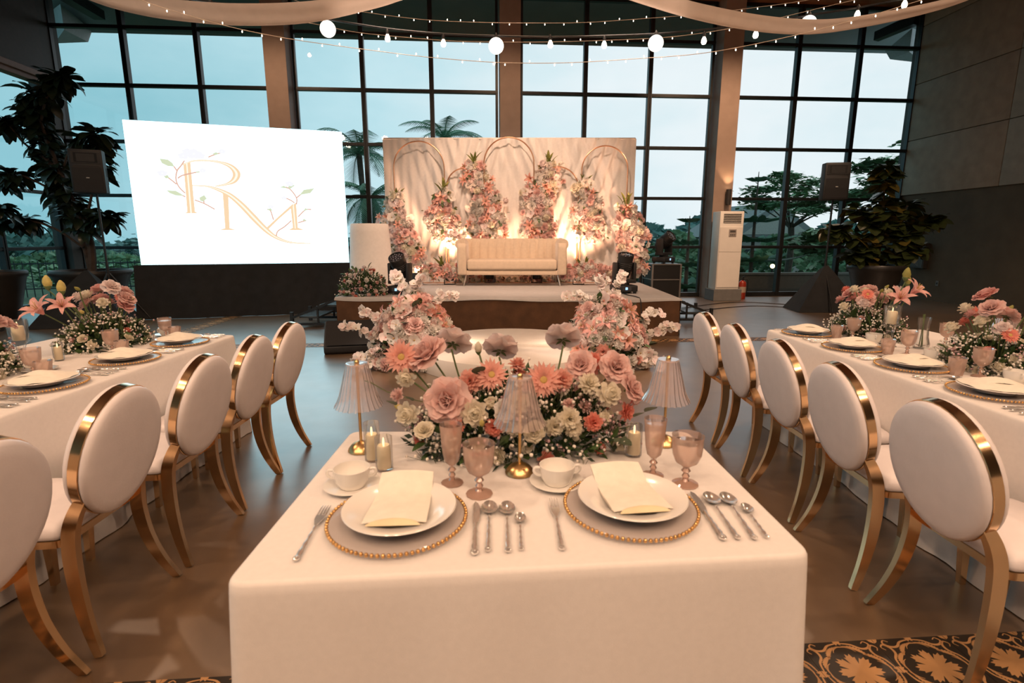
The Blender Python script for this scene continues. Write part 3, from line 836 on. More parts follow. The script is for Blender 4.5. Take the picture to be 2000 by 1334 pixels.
def put(kind, loc, rz, label, group=None):
    if kind not in PROTO:
        PROTO[kind] = {'charger': make_charger, 'plate': make_plate, 'napkin': make_napkin, 'heap': make_napkin_heap, 'fork': make_fork, 'knife': make_knife,
                       'spoon': lambda: make_spoon('soup_spoon', 1.0, 'polished large spoons'), 'teaspoon': lambda: make_spoon('teaspoon', 0.70, 'polished teaspoons'),
                       'cup': make_cup, 'saucer': make_saucer, 'goblet': make_goblet, 'flute': make_flute, 'tumbler': make_tumbler, 'lamp': make_lamp,
                       'candle_tall': lambda: make_candle(0.125, 0.025, 0.088), 'candle_low': lambda: make_candle(0.105, 0.026, 0.080)}[kind]()
    first = kind not in USED; USED.add(kind)
    return place(PROTO[kind], first, loc, rz, label, group)
Z0 = TH+0.0015
# the two settings of the foreground table
for k, (cx, cy, rz, who) in enumerate(((-0.283, 1.203, 0.02, 'left'), (0.306, 1.262, 0.06, 'right'))):
    at = 'the %s place of the foreground table' % who
    put('charger', (cx, cy, Z0), rz, 'clear charger with gold beaded rim at ' + at)
    put('plate', (cx+0.005, cy+0.005, Z0+0.0155), rz, 'glossy white dinner plate on the charger at ' + at)
    put('napkin', (cx+0.004, cy+0.006, Z0+0.0255), rz+(0.03 if k == 0 else 0.06), 'cream napkin band across the plate at ' + at)
def cut(kind, a, b, label):
    """cutlery piece from tip a to handle end b"""
    A = Vector((a[0], a[1], 0)); B = Vector((b[0], b[1], 0)); m = (A+B)/2; d = A-B
    put(kind, (m.x, m.y, Z0), math.atan2(d.y, d.x)-PI/2, label)
cut('fork', (-0.482, 1.274), (-0.470, 1.037), 'polished fork left of the left plate on the foreground table')
cut('knife', (-0.095, 1.293), (-0.083, 1.062), 'polished knife right of the left plate on the foreground table')
cut('spoon', (-0.060, 1.321), (-0.054, 1.066), 'large spoon next to the knife of the left foreground setting')
cut('spoon', (-0.014, 1.307), (-0.009, 1.075), 'large spoon beside the teaspoon of the left foreground setting')
cut('teaspoon', (0.020, 1.240), (0.021, 1.081), 'small teaspoon in the middle of the foreground table')
cut('fork', (0.110, 1.312), (0.113, 1.081), 'polished fork left of the right plate on the foreground table')
cut('knife', (0.494, 1.350), (0.492, 1.121), 'polished knife right of the right plate on the foreground table')
cut('spoon', (0.535, 1.365), (0.527, 1.121), 'large spoon next to the knife of the right foreground setting')
cut('spoon', (0.580, 1.356), (0.566, 1.127), 'large spoon beside the teaspoon of the right foreground setting')
cut('teaspoon', (0.608, 1.290), (0.597, 1.129), 'small teaspoon at the right edge of the foreground table')
for (x, y, who) in ((-0.450, 1.385, 'left'), (0.128, 1.405, 'right')):
    put('saucer', (x, y, Z0), 0, 'white saucer under the %s soup cup on the foreground table' % who)
    put('cup', (x, y, Z0+0.0052), 0.12, 'white two-handled soup cup behind the %s plate of the foreground table' % who)
put('goblet', (-0.090, 1.347, Z0), 0, 'wide rose glass goblet beside the left foreground plate')
put('flute', (-0.172, 1.414, Z0), 0, 'tall rose glass flute behind the left foreground plate')
put('goblet', (0.496, 1.408, Z0), 0, 'wide rose glass goblet at the right edge of the foreground table')
put('flute', (0.418, 1.464, Z0), 0, 'tall rose glass flute behind the right foreground plate')
put('lamp', (0.023, 1.483, Z0), -0.5, 'fluted crystal lamp in front of the foreground flowers')
put('lamp', (-0.500, 1.655, Z0), 0.4, 'fluted crystal lamp at the left end of the foreground flowers')
put('lamp', (0.520, 1.712, Z0), 0.1, 'fluted crystal lamp at the right end of the foreground flowers')
put('candle_tall', (-0.442, 1.575, Z0), 0, 'taller ivory candle in glass beside the left crystal lamp')
put('candle_low', (-0.388, 1.505, Z0), 0, 'shorter ivory candle in glass behind the left soup cup')
put('candle_low', (0.394, 1.613, Z0), 0, 'ivory candle in glass at the right end of the foreground flowers')

# the settings of the two long tables
def side_setting(x0, sx, yc, pos, tname):
    """sx = +1: guests look towards +x (right table); their right hand is on the -y side"""
    hand = -sx
    at = 'the %s place from the stage, %s' % (pos, tname)
    X = lambda d: x0+sx*d
    put('charger', (X(0.19), yc, Z0), 0, 'clear beaded charger plate at ' + at)
    put('plate', (X(0.195), yc, Z0+0.0155), 0, 'white plate under the napkin at ' + at)
    put('heap', (X(0.195), yc, Z0+0.0155), random.uniform(-0.4, 0.4)+(PI if sx < 0 else 0), 'cream napkin over the plate at ' + at)
    rot = -PI/2 if sx > 0 else PI/2
    for kind, d, nm in (('knife', 0.205, 'knife'), ('spoon', 0.240, 'inner large spoon'), ('spoon', 0.285, 'outer large spoon'), ('teaspoon', 0.322, 'teaspoon')):
        put(kind, (X(0.17-(0.02 if kind == 'teaspoon' else 0)), yc+hand*d, Z0), rot+random.uniform(-0.08, 0.08), 'polished %s at %s' % (nm, at))
    put('fork', (X(0.17), yc-hand*0.20, Z0), rot+random.uniform(-0.05, 0.05), 'polished fork at ' + at)
    put('tumbler', (X(0.315), yc+hand*0.145, Z0), 0.3, 'cut rose glass tumbler at ' + at)
    put('goblet', (X(0.405), yc+hand*0.185, Z0), 0.1, 'rose glass goblet at ' + at)
    put('saucer', (X(0.475), yc+hand*0.300, Z0), 0, 'white saucer at ' + at)
    put('cup', (X(0.475), yc+hand*0.300, Z0+0.0052), 1.2, 'white two-handled cup at ' + at)
for i, y in enumerate([3.83, 3.31, 2.80, 2.30]):
    side_setting(1.985, 1, y, ORD[i], 'right long table')
for i, y in enumerate([3.48, 2.97, 2.43, 1.90]):
    side_setting(-2.035, -1, y, ORD[i], 'left long table')
# opposite sides, glimpsed behind the flowers
put('goblet', (2.86, 3.42, Z0), 0, 'rose glass goblet behind the flowers on the right long table')
put('candle_low', (2.80, 3.20, Z0), 0, 'short lit candle in glass between the two arrangements on the right table')
put('lamp', (2.86, 3.02, Z0), 0.2, 'fluted crystal lamp behind the nearer flowers on the right table')
put('candle_low', (-2.62, 2.98, Z0), 0, 'short ivory candle in glass beside the cup on the left table')
def hurricane(loc, label, tall):
    t = thing('hurricane_candle', label, 'candle', loc)
    h = tall
    MB().lathe([(0.0, 0.0), (0.045, 0.0), (0.046, 0.004), (0.030, 0.010), (0.022, h*0.3), (0.019, h*0.45), (0.022, h*0.8), (0.030, h), (0.046, h+0.012), (0.048, h+0.02), (0.040, h+0.022), (0.0, h+0.018)], 28, rfun=lambda a, z: 1+0.05*math.cos(14*a), cap=False).build('pedestal', M_clear, t, smooth=0.8)
    MB().lathe([(0.040, h+0.022), (0.046, h+0.06), (0.050, h+0.135), (0.0485, h+0.137), (0.044, h+0.06), (0.038, h+0.026)], 40, rfun=lambda a, z: 1+0.02*math.cos(20*a), cap=False).build('glass_shade', M_clear, t, smooth=0.9)
    w = MB().lathe([(0.0, h+0.020), (0.029, h+0.020), (0.029, h+0.098), (0.025, h+0.102), (0.0, h+0.099)], 24, cap=False).build('wax_candle', M_wax, t, smooth=0.9)
    MB().ball((0, 0, h+0.112), (0.0035, 0.0035, 0.015), 8, 6).build('flame_tip', glow('led flame', (1.0, 0.72, 0.34), 1.6), w, smooth=3)
hurricane((2.47, 3.40, Z0), 'pillar candle on a tall glass stem below the lily, right table', 0.13)
hurricane((-2.83, 2.98, Z0), 'pillar candle in a fluted glass shade on the left table', 0.10)
o = thing('bud_vase', 'clear fluted glass vase with stems between the flowers, right table', 'vase', (2.63, 3.33, Z0))
MB().lathe([(0.0, 0.003), (0.038, 0.003), (0.040, 0.0), (0.046, 0.03), (0.034, 0.075), (0.030, 0.13), (0.038, 0.20), (0.0365, 0.20), (0.028, 0.13), (0.031, 0.075), (0.043, 0.03), (0, 0.008)], 30, rfun=lambda a, z: 1+0.03*math.cos(15*a), cap=False).build('vase_body', M_clear, o, smooth=0.9)
for k in range(3):
    MB().tube([(0.01*math.cos(k*2.1), 0.01*math.sin(k*2.1), 0.01), (-0.012*math.cos(k*2.1), 0.012*math.sin(k), 0.22)], 0.003, 5).build('stem', M_stem, o)
# ================================================================== SCREEN
LOGO = {"gold_poly":[[[0.2387,0.7219],[0.2706,0.7307],[0.2668,0.3747],[0.2323,0.3735]],[[0.2188,0.3706],[0.233,0.3836],[0.2676,0.3848],[0.2799,0.3726]],[[0.4015,0.5234],[0.4266,0.5145],[0.4175,0.2608],[0.3964,0.2604]],[[0.3672,0.2521],[0.3969,0.2673],[0.4168,0.2677],[0.4486,0.2536]],[[0.7179,0.4293],[0.7469,0.463],[0.7463,0.2673],[0.7213,0.2669]],[[0.6969,0.2539],[0.7217,0.274],[0.7467,0.2745],[0.7784,0.2554]]],"gold_rib":[[[[0.2352,0.7103],[0.2817,0.7396],[0.3454,0.7468],[0.4088,0.7366],[0.4528,0.7091],[0.4741,0.662],[0.4599,0.6149],[0.4251,0.5861],[0.3695,0.5671]],[0.003,0.004,0.004,0.006,0.012,0.019,0.014,0.006,0.003]],[[[0.2685,0.5691],[0.332,0.5667],[0.384,0.5435],[0.4357,0.5039],[0.4861,0.4335],[0.5363,0.3445],[0.5877,0.258],[0.6362,0.1993],[0.7045,0.1615],[0.8059,0.1532]],[0.003,0.004,0.008,0.012,0.015,0.016,0.014,0.009,0.005,0.002]],[[[0.5969,0.267],[0.6633,0.3569],[0.7329,0.4448]],[0.006,0.005,0.006]]],"brown":[[[0.2454,0.741],[0.2269,0.7032],[0.2087,0.6695],[0.1989,0.6119],[0.2076,0.5592],[0.2327,0.5135]],[[0.2076,0.6694],[0.2,0.6892],[0.1913,0.7088]],[[0.1637,0.6219],[0.1824,0.5987],[0.1985,0.5751]],[[0.207,0.6164],[0.2268,0.6364],[0.2645,0.6527],[0.3077,0.6679]],[[0.2712,0.4671],[0.312,0.4436],[0.3575,0.4032]],[[0.2135,0.5018],[0.2318,0.4886]],[[0.7478,0.4481],[0.7506,0.4966],[0.7248,0.5567],[0.6998,0.5771]],[[0.7506,0.4966],[0.7728,0.524]],[[0.7396,0.4592],[0.7202,0.4795],[0.695,0.4959]],[[0.6297,0.3295],[0.6194,0.395],[0.6031,0.4102]],[[0.7513,0.3551],[0.79,0.408],[0.8201,0.4126]],[[0.7487,0.3104],[0.7916,0.3294]],[[0.6368,0.2101],[0.646,0.2458],[0.6821,0.2821],[0.7172,0.3274]],[[0.3124,0.4479],[0.3116,0.473]],[[0.3525,0.7711],[0.386,0.7925],[0.4193,0.8075]]],"green":[[[0.1386,0.7491],[0.1737,0.7437],[0.1922,0.7209],[0.198,0.6971],[0.17,0.6992],[0.1461,0.7176]],[[0.1512,0.5316],[0.1923,0.5296],[0.2141,0.5101],[0.2233,0.494],[0.1897,0.4966],[0.165,0.5118]],[[0.2938,0.4848],[0.3166,0.5042],[0.3264,0.4778],[0.3076,0.4561],[0.2949,0.4639]],[[0.7666,0.5193],[0.7895,0.5582],[0.8439,0.5733],[0.8209,0.5351]],[[0.1464,0.629],[0.165,0.6382],[0.1711,0.6183],[0.1553,0.6133]],[[0.3729,0.7956],[0.3899,0.8092],[0.4025,0.7979],[0.3856,0.7868]],[[0.6706,0.5712],[0.6946,0.5855],[0.7107,0.5646]],[[0.7112,0.5734],[0.7303,0.6005],[0.7471,0.5883],[0.7221,0.5609]],[[0.6001,0.4075],[0.6208,0.4169],[0.6309,0.3954]],[[0.7806,0.4005],[0.7908,0.4231],[0.805,0.4103]],[[0.7706,0.3288],[0.7803,0.3425],[0.7943,0.325]],[[0.2862,0.6623],[0.3027,0.6716],[0.3072,0.6612]]],"bloss":[[[0.2907,0.7891],0.045],[[0.2632,0.803],0.03],[[0.3162,0.7789],0.03],[[0.2427,0.7732],0.03],[[0.4171,0.8155],0.022],[[0.143,0.649],0.028],[[0.3216,0.677],0.02],[[0.7215,0.6],0.026],[[0.689,0.4939],0.018],[[0.6215,0.4283],0.018]]}
SW, SH = 3.616, 2.49
scr = thing('led_screen', 'large glowing white LED screen showing a gold RM monogram', 'screen', (-6.72, 9.65, 0.98), math.atan2(1.05, 3.46))
MB().box((0, 0, 0), (SW, 0.09, SH)).build('cabinet', M_black, scr, smooth=0)
panel = MB().add([(0.004, -0.002, 0.004), (SW-0.004, -0.002, 0.004), (SW-0.004, -0.002, SH-0.004), (0.004, -0.002, SH-0.004)], [(0, 1, 2, 3)]).build('screen_surface', glow('screen white', (0.56, 0.90, 1.0), 1.85), scr, smooth=0)
def uvp(p, d): return (p[0]*SW, -0.004-d, p[1]*SH)
def rib(mb, pts, w, d):
    P = spline([(x*SW, y*SH, 0) for x, y in pts], 6); k = len(P); m = len(pts)-1
    a = []; b = []
    for i in range(k):
        dr = (P[min(i+1, k-1)]-P[max(i-1, 0)]).normalized()
        t = i/(k-1)*m; j = min(int(t), m-1); ww = (w[j]*(1-(t-j))+w[j+1]*(t-j))*SW
        a.append((P[i].x-dr.y*ww, -0.004-d, P[i].y+dr.x*ww)); b.append((P[i].x+dr.y*ww, -0.004-d, P[i].y-dr.x*ww))
    mb.add(a+b, [(i, i+1, k+i+1, k+i) for i in range(k-1)])
mg = MB(); ml = MB()
for pl in LOGO['gold_poly']: mg.add([uvp(p, 0) for p in pl], [tuple(range(len(pl)))])
for pts, w in LOGO['gold_rib']:
    rib(mg, pts, w, 0.0005)
    if max(w) > 0.01: rib(ml, pts, [q*0.30 for q in w], 0.001)
mg.build('monogram_letters', glow('screen gold', (0.86, 0.63, 0.40), 0.8), panel, smooth=0)
for pl in (LOGO['gold_poly'][0], LOGO['gold_poly'][4]):
    q = [(pl[0][0]*0.62+pl[1][0]*0.38, pl[0][1]), (pl[0][0]*0.42+pl[1][0]*0.58, pl[1][1]), (pl[2][0]*0.58+pl[3][0]*0.42, pl[2][1]), (pl[2][0]*0.38+pl[3][0]*0.62, pl[3][1])]
    ml.add([uvp(p, 0.001) for p in q], [(0, 1, 2, 3)])
ml.build('letter_highlight', glow('screen pale gold', (0.98, 0.90, 0.76), 0.8), panel, smooth=0)
for pts in LOGO['brown']:
    m_ = MB(); rib(m_, pts, [0.0032]*len(pts), 0.0015); m_.build('twig', glow('screen twig', (0.70, 0.42, 0.32), 0.82), panel, smooth=0)
for pl in LOGO['green']:
    MB().add([uvp(p, 0.002) for p in pl], [tuple(range(len(pl)))]).build('leaf', glow('screen leaf', (0.60, 0.66, 0.46), 0.82), panel, smooth=0)
for c, r in LOGO['bloss']:
    m_ = MB()
    for k in range(5):
        a = 2*PI*k/5+0.3; cx, cy = c[0]*SW+r*SW*0.45*math.cos(a), c[1]*SH+r*SW*0.3*math.sin(a)
        m_.add([(cx+r*SW*0.42*math.cos(b*PI/4), -0.0075-0.0002*k, cy+r*SW*0.26*math.sin(b*PI/4)) for b in range(8)], [tuple(range(8))])
    m_.build('blossom', glow('screen blossom', (0.88, 0.88, 0.92), 0.77), panel, smooth=0)
# black cloth under the screen
def f(u, v):
    x = -0.10+u*(SW+0.45); w = 0.02*math.sin(19*u)+0.014*math.sin(43*u+1)
    return (x+0.06*(1-v)*(u-0.5), -0.06-0.10*(1-v)+w*(1-v*0.6), 0.975*v+0.002)
o = MB().grid(f, 70, 5).build('screen_skirt', M_blackcloth, None, (-6.72, 9.65, 0), (0, 0, math.atan2(1.05, 3.46)), smooth=2)
tag(o, 'black cloth skirt hanging from under the white screen to the floor', 'skirt')
t = thing('screen_riser', 'black frame carrying the white screen behind the cloth skirt', 'stand', (-6.72, 9.65, 0), math.atan2(1.05, 3.46))
for k in range(5): MB().box((0.1+k*0.85, 0.02, 0), (0.15+k*0.85, 0.07, 0.93)).build('post', M_frame, t, smooth=0)
MB().box((0, 0.0, 0.93), (SW, 0.09, 0.978)).build('rail', M_frame, t, smooth=0)

# ================================================================== STAGE
STG = [(-2.70, 8.10), (2.52, 7.90), (2.62, 11.30), (-2.70, 11.30)]
SZ = 0.57
st = thing('stage', 'low stage with white carpet top and black skirted front', 'stage')
M_stagecloth = pm('dark brown stage cloth', (0.085, 0.038, 0.015), 0.9, 0, 0.2, 6, 0.2)
MB().prism([(-2.69, 8.12), (2.51, 7.92), (2.61, 11.29), (-2.69, 11.29)], 0.0, SZ-0.012).build('stage_core', M_stagecloth, st, smooth=0)
def skirt(p, q, name):
    d = Vector(q+(0,))-Vector(p+(0,)); n = Vector((d.y, -d.x, 0)).normalized()
    def f(u, v):
        b = Vector(p+(0,))+d*u; w = 0.010*math.sin(u*d.length*9)+0.007*math.sin(u*d.length*23+1)
        b += n*(0.012+w*(1-0.7*v)+0.01*(1-v)); return (b.x, b.y, 0.002+(SZ-0.03)*v)
    MB().grid(f, 60, 4).build(name, M_stagecloth, st, smooth=2)
skirt(STG[0], STG[1], 'stage_skirt'); skirt(STG[1], STG[2], 'stage_skirt'); skirt(STG[3], STG[0], 'stage_skirt')
M_carpet = pm('white stage carpet', (0.44, 0.42, 0.41), 0.9, 0, 0.05, 9, 0.2, 200)
def hem(u, v):      # carpet over the top, its hem hanging a little unevenly
    pts = [Vector(p+(0,)) for p in STG]; i = int(min(u*4, 3.999)); t = u*4-i
    p = pts[i].lerp(pts[(i+1) % 4], t); c = Vector((-0.05, 9.6, 0)); dr = (p-c).normalized()
    dz = [0.0, 0.004, 0.018, 0.05+0.012*math.sin(u*41)+0.008*math.sin(u*97)][v if isinstance(v, int) else 0]
    off = [0.0, 0.02, 0.032, 0.036][v if isinstance(v, int) else 0]
    return (p.x+dr.x*off, p.y+dr.y*off, SZ-dz)
mb = MB(); nn = 120; vs = []; fs = []
for j in range(4): vs += [hem(i/nn, j) for i in range(nn)]
for j in range(3):
    for i in range(nn): fs.append((j*nn+(i+1) % nn, j*nn+i, (j+1)*nn+i, (j+1)*nn+(i+1) % nn))
fs.append(tuple(range(nn)))
mb.add(vs, fs).build('carpet', M_carpet, st, smooth=0.9)
MB().grid(lambda u, v: (2.535+0.03*u+0.008*math.sin(9*v), 7.885+0.22*u, 0.01+(SZ-0.03)*v), 4, 10).build('corner_cloth', M_white, st, smooth=2)

def stairs(name, label, x0, sx, y0, y1):
    t = thing(name, label, 'stairs', (x0, (y0+y1)/2, 0)); w = (y1-y0)/2
    for k in range(2):
        xa = sx*(0.10+0.34*k); h = SZ*(2-k)/3
        MB().box((min(xa, xa+sx*0.33), -w+0.03, h-0.035), (max(xa, xa+sx*0.33), w-0.03, h)).build('tread', pm('stair tread', (0.05, 0.06, 0.065), 0.25), t, smooth=0, bevel=0.006)
    for s in (-1, 1):
        MB().tube([(sx*0.02, s*w, SZ-0.06), (sx*0.86, s*w, 0.17)], 0.028, 4).build('stringer', M_frame, t, smooth=0)
        MB().tube([(sx*0.02, s*w, 0.06), (sx*0.92, s*w, 0.06)], 0.028, 4).build('base_rail', M_frame, t, smooth=0)
        MB().tube([(sx*0.88, s*w, 0.0), (sx*0.88, s*w, 0.26)], 0.035, 4).build('foot_post', M_frame, t, smooth=0)
        MB().tube([(sx*0.45, s*w, 0.06), (sx*0.45, s*w, 0.36)], 0.02, 4).build('strut', M_frame, t, smooth=0)
stairs('stage_stairs', 'black metal steps at the left end of the stage, near the screen', -2.76, -1, 8.65, 9.45)
stairs('stage_stairs', 'black metal steps at the right end of the stage', 2.60, 1, 9.15, 9.95)

# draped backdrop
bk = thing('stage_backdrop', 'white draped fabric backdrop standing at the rear of the stage', 'backdrop', (-0.05, 11.0, SZ))
M_drape = pm('ivory drape', (0.80, 0.76, 0.72), 0.8, 0, 0.03, 30, trans=0.2)
BW, BH = 5.0, 2.83
MB().box((-BW/2, 0.06, 0), (BW/2, 0.16, BH)).build('backdrop_frame', M_drape, bk, smooth=0, bevel=0.01)
def drape(u, v):
    x = (u-0.5)*BW; z = v*BH
    s = 0
    for cx, ang, wd in ((-1.6, 0.35, 0.55), (-0.55, -0.32, 0.5), (0.35, 0.42, 0.6), (1.2, 0.45, 0.55), (1.9, -0.35, 0.5)):
        d = (x-cx)-ang*(BH-z)
        e = math.exp(-(d/wd)**2)
        s += e*(0.045*math.sin(d*26+cx)+0.02*math.sin(d*57)+0.05)
    edge = min(1, min(u, 1-u)*18)
    return (x, 0.045-(s*0.8+0.012*math.sin(x*38+0.4*z))*edge, z)
MB().grid(drape, 220, 40).build('drape', M_drape, bk, smooth=3)
MB().tube([(-BW/2, 0.05, BH), (BW/2, 0.05, BH)], 0.022, 8).build('top_rail', M_drape, bk)
for s in (-1, 1): MB().box((s*BW/2-0.02, 0.05, 0), (s*BW/2+0.02, 0.35, BH)).build('side_return', M_drape, bk, smooth=0)

M_hoop = pm('rose gold tube', (0.72, 0.42, 0.27), 0.3, 0.9)
def arch(label, x0, x1, ztop, y):
    c = (x0+x1)/2; r = (x1-x0)/2
    t = thing('arch_stand', label, 'arch', (c, y, SZ))
    h = ztop-SZ-r
    for s in (-1, 1): MB().tube([(s*r, 0, 0), (s*r, 0, h)], 0.0135, 8).build('upright', M_hoop, t)
    MB().tube([(r*math.cos(PI*k/24), 0, h+r*math.sin(PI*k/24)) for k in range(25)], 0.0135, 8).build('arch_bow', M_hoop, t)
    MB().box((-r-0.04, -0.06, 0), (r+0.04, 0.06, 0.012)).build('foot_plate', M_hoop, t, smooth=0)
arch('thin rose gold arch, tall one at the left end of the backdrop', -2.32, -1.33, 3.31, 10.80)
arch('thin rose gold arch, tallest one behind the sofa', -0.55, 0.43, 3.385, 10.82)
arch('thin rose gold arch, tall one at the right end of the backdrop', 1.37, 2.27, 3.225, 10.80)
arch('thin rose gold arch, short one left of the tallest arch', -1.29, -0.62, 2.81, 10.86)
arch('thin rose gold arch, short one right of the tallest arch', 0.50, 1.32, 2.84, 10.86)

# sofa
sf = thing('sofa', 'beige channel-tufted sofa with slim metal legs on the stage', 'sofa', (0.0, 10.30, SZ))
M_sofa = pm('beige velvet', (0.60, 0.48, 0.36), 0.8, 0, 0.05, 20, 0.1, 290, sheen=0.3)
MB().box((-1.00, -0.34, 0.21), (1.00, 0.36, 0.30)).build('seat_base', M_sofa, sf, bevel=0.02)
MB().box((-0.84, -0.38, 0.305), (0.84, 0.20, 0.50)).build('seat_cushion', M_sofa, sf, bevel=0.045, seg=4)
def sback(u, v):
    x = -0.98+1.96*u; z = 0.25+0.63*v
    ch = abs(math.sin(PI*u*12))**0.5
    y = 0.20-0.035*ch-0.06*math.sin(PI*v)*0.3+0.05*v
    z += 0.010*ch*v
    return (x, y, z)
MB().grid(sback, 96, 8).build('backrest', M_sofa, sf, smooth=2)
MB().box((-1.0, 0.215, 0.25), (1.0, 0.38, 0.875)).build('back_shell', M_sofa, sf, bevel=0.03)
for s in (-1, 1):
    P = [(-0.37, 0.21), (0.36, 0.21), (0.38, 0.84), (0.2, 0.84), (-0.2, 0.80), (-0.36, 0.80), (-0.40, 0.74)]
    mb = MB(); M_ = Matrix(((0, 0, 1, 0), (1, 0, 0, 0), (0, 1, 0, 0), (0, 0, 0, 1)))
    mb.prism(P, min(s*0.85, s*1.02), max(s*0.85, s*1.02), 0, M_); mb.build('armrest', M_sofa, sf, bevel=0.035, seg=3)
    MB().tube([(s*0.955, -0.34, 0.775), (s*0.955, 0.34, 0.80)], 0.10, 14).build('arm_roll', M_sofa, sf, smooth=0.9)
    for y, dy in ((-0.28, -0.05), (0.26, 0.03)):
        MB().tube([(s*0.86, y, 0.22), (s*(0.91 if y < 0 else 0.88), y+dy, 0.0)], [0.018, 0.009], 8).build('leg', pm('pale metal leg', (0.75, 0.66, 0.58), 0.3, 0.8), sf)

# plinth
pl = thing('plinth', 'tall white fabric-covered tapered plinth on the stage beside the screen', 'plinth', (-2.44, 9.25, SZ))
MB().lathe([(0.0, 0.0), (0.385, 0.0), (0.38, 0.01), (0.325, 1.0), (0.315, 1.12), (0.305, 1.13), (0.0, 1.13)], 48, rfun=lambda a, z: 1+0.012*math.cos(20*a+2*z), cap=False).build('plinth_body', pm('plinth fabric', (0.86, 0.82, 0.79), 0.8, 0, 0.03, 20), pl, smooth=0.9)

# round platform
pf = thing('round_platform', 'round white two-piece platform lit between the floor flowers', 'platform', (-0.02, 6.26, 0))
M_plat = pm('white platform top', (0.80, 0.74, 0.68), 0.6, 0, 0.03, 8)
for s in (0, 1):
    n = 40; r = 1.12
    poly = [(r*math.cos(PI*k/n+s*PI), r*math.sin(PI*k/n+s*PI)) for k in range(n+1)]
    poly = [(x, y+(0.002 if s == 0 else -0.002)) for x, y in poly]
    MB().prism(poly, 0, 0.20 if s == 0 else 0.197).build('half_disc', M_plat, pf, smooth=0.5, bevel=0.006)

# stage monitor
mo = thing('stage_monitor', 'black wedge floor monitor lying in front of the stage', 'speaker', (-2.09, 6.86, 0), R(14))
Mx = Matrix(((0, 0, 1, 0), (1, 0, 0, 0), (0, 1, 0, 0), (0, 0, 0, 1)))
prof = [(-0.26, 0.03), (-0.22, 0.0), (0.20, 0.0), (0.24, 0.20), (0.17, 0.36), (0.10, 0.38), (-0.27, 0.10)]
MB().prism(prof, -0.36, 0.36, 0, Mx).build('cabinet', M_black, mo, bevel=0.012)
d = Vector((0.37, 0.28)).normalized()
MB().add([(-0.335, -0.272-0.003, 0.115), (0.335, -0.272-0.003, 0.115), (0.335, 0.085, 0.378), (-0.335, 0.085, 0.378)], [(0, 1, 2, 3)]).build('grille', pm('speaker grille', (0.010, 0.010, 0.011), 0.6, 0.2, 0.4, 300), mo, loc=(0, -0.006, 0.008), smooth=0)
MB().box((0.06, -0.004, -0.006), (0.14, 0.0, 0.006)).build('name_plate', pm('pale plate', (0.45, 0.44, 0.42), 0.4), mo, (0.0, -0.235, 0.138), (R(-54), 0, 0), smooth=0)
for s in (-1, 1): MB().box((-0.01, -0.06, -0.02), (0.01, 0.06, 0.02)).build('handle_recess', M_blackcloth, mo, (s*0.356, -0.05, 0.16), (R(37), 0, 0), smooth=0)

# moving head lights
def moving_head(label, loc, rz, tilt):
    t = thing('moving_head_light', label, 'stage light', loc, rz, 'moving head stage lights')
    MB().box((-0.19, -0.16, 0.03), (0.19, 0.16, 0.135)).build('base', M_black, t, bevel=0.02)
    for sx in (-1, 1):
        for sy in (-1, 1): MB().lathe([(0.025, 0), (0.028, 0.03)], 10).build('rubber_foot', M_black, t, (sx*0.15, sy*0.12, 0))
    p = MB().box((-0.075, -0.166, 0.055), (0.075, -0.158, 0.115)).build('display', pm('display bezel', (0.05, 0.05, 0.055), 0.2), t, smooth=0)
    MB().box((-0.025, -0.169, 0.065), (0.012, -0.1655, 0.105)).build('display_screen', glow('display blue', (0.35, 0.6, 1.0), 1.2), p, smooth=0)
    y = MB()
    y.box((-0.18, -0.09, 0.165), (0.18, 0.09, 0.225)); y.lathe([(0.09, 0.13), (0.09, 0.17)], 20)
    y.build('yoke', M_black, t, bevel=0.01)
    for s in (-1, 1): MB().box((s*0.155-0.028, -0.085, 0.20), (s*0.155+0.028, 0.085, 0.50)).build('yoke_arm', M_black, t, bevel=0.02)
    h = MB(); h.lathe([(0.0, -0.20), (0.07, -0.20), (0.105, -0.17), (0.118, -0.05), (0.122, 0.10), (0.128, 0.17), (0.128, 0.20), (0.112, 0.205), (0.108, 0.185), (0.0, 0.18)], 28, cap=False)
    hd = h.build('head', M_black, t, (0, 0, 0.44), (tilt, 0, 0), smooth=0.6)
    for k in range(4): MB().lathe([(0.1195+0.001*k, -0.03+0.03*k), (0.127, -0.025+0.03*k), (0.127, -0.015+0.03*k), (0.1195+0.001*k, -0.01+0.03*k)], 28, cap=False).build('cooling_fin', M_black, hd, smooth=0)
    MB().lathe([(0.0, 0.196), (0.06, 0.194), (0.106, 0.186)], 28, cap=False).build('lens', pm('dark lens', (0.03, 0.03, 0.04), 0.05, 0, coat=0.6), hd, smooth=1)
    lm = MB()
    for k in range(19):
        a = k*2.4; r = 0.024*math.sqrt(k); lm.ball((r*math.cos(a), r*math.sin(a), 0.193), (0.012, 0.012, 0.005), 8, 4)
    lm.build('lens_array', pm('lens glass', (0.25, 0.25, 0.27), 0.08, 0, coat=0.5), hd, smooth=2)
moving_head('black moving head light standing at the left of the stage front', (-1.80, 8.55, SZ), R(-14), R(38))
moving_head('black moving head light standing at the right of the stage front', (1.84, 8.72, SZ), R(8), R(18))
moving_head('black moving head light tilted on the flight case', (3.12, 11.0, 0.955), R(40), R(52))
fc = thing('flight_case', 'black flight case with metal edges beside the stage', 'flight case', (3.10, 11.02, 0), R(4))
MB().box((-0.29, -0.29, 0.10), (0.29, 0.29, 0.95)).build('case_body', pm('black laminate', (0.015, 0.015, 0.015), 0.35), fc, smooth=0)
M_alu = pm('case aluminium', (0.45, 0.44, 0.43), 0.35, 0.9)
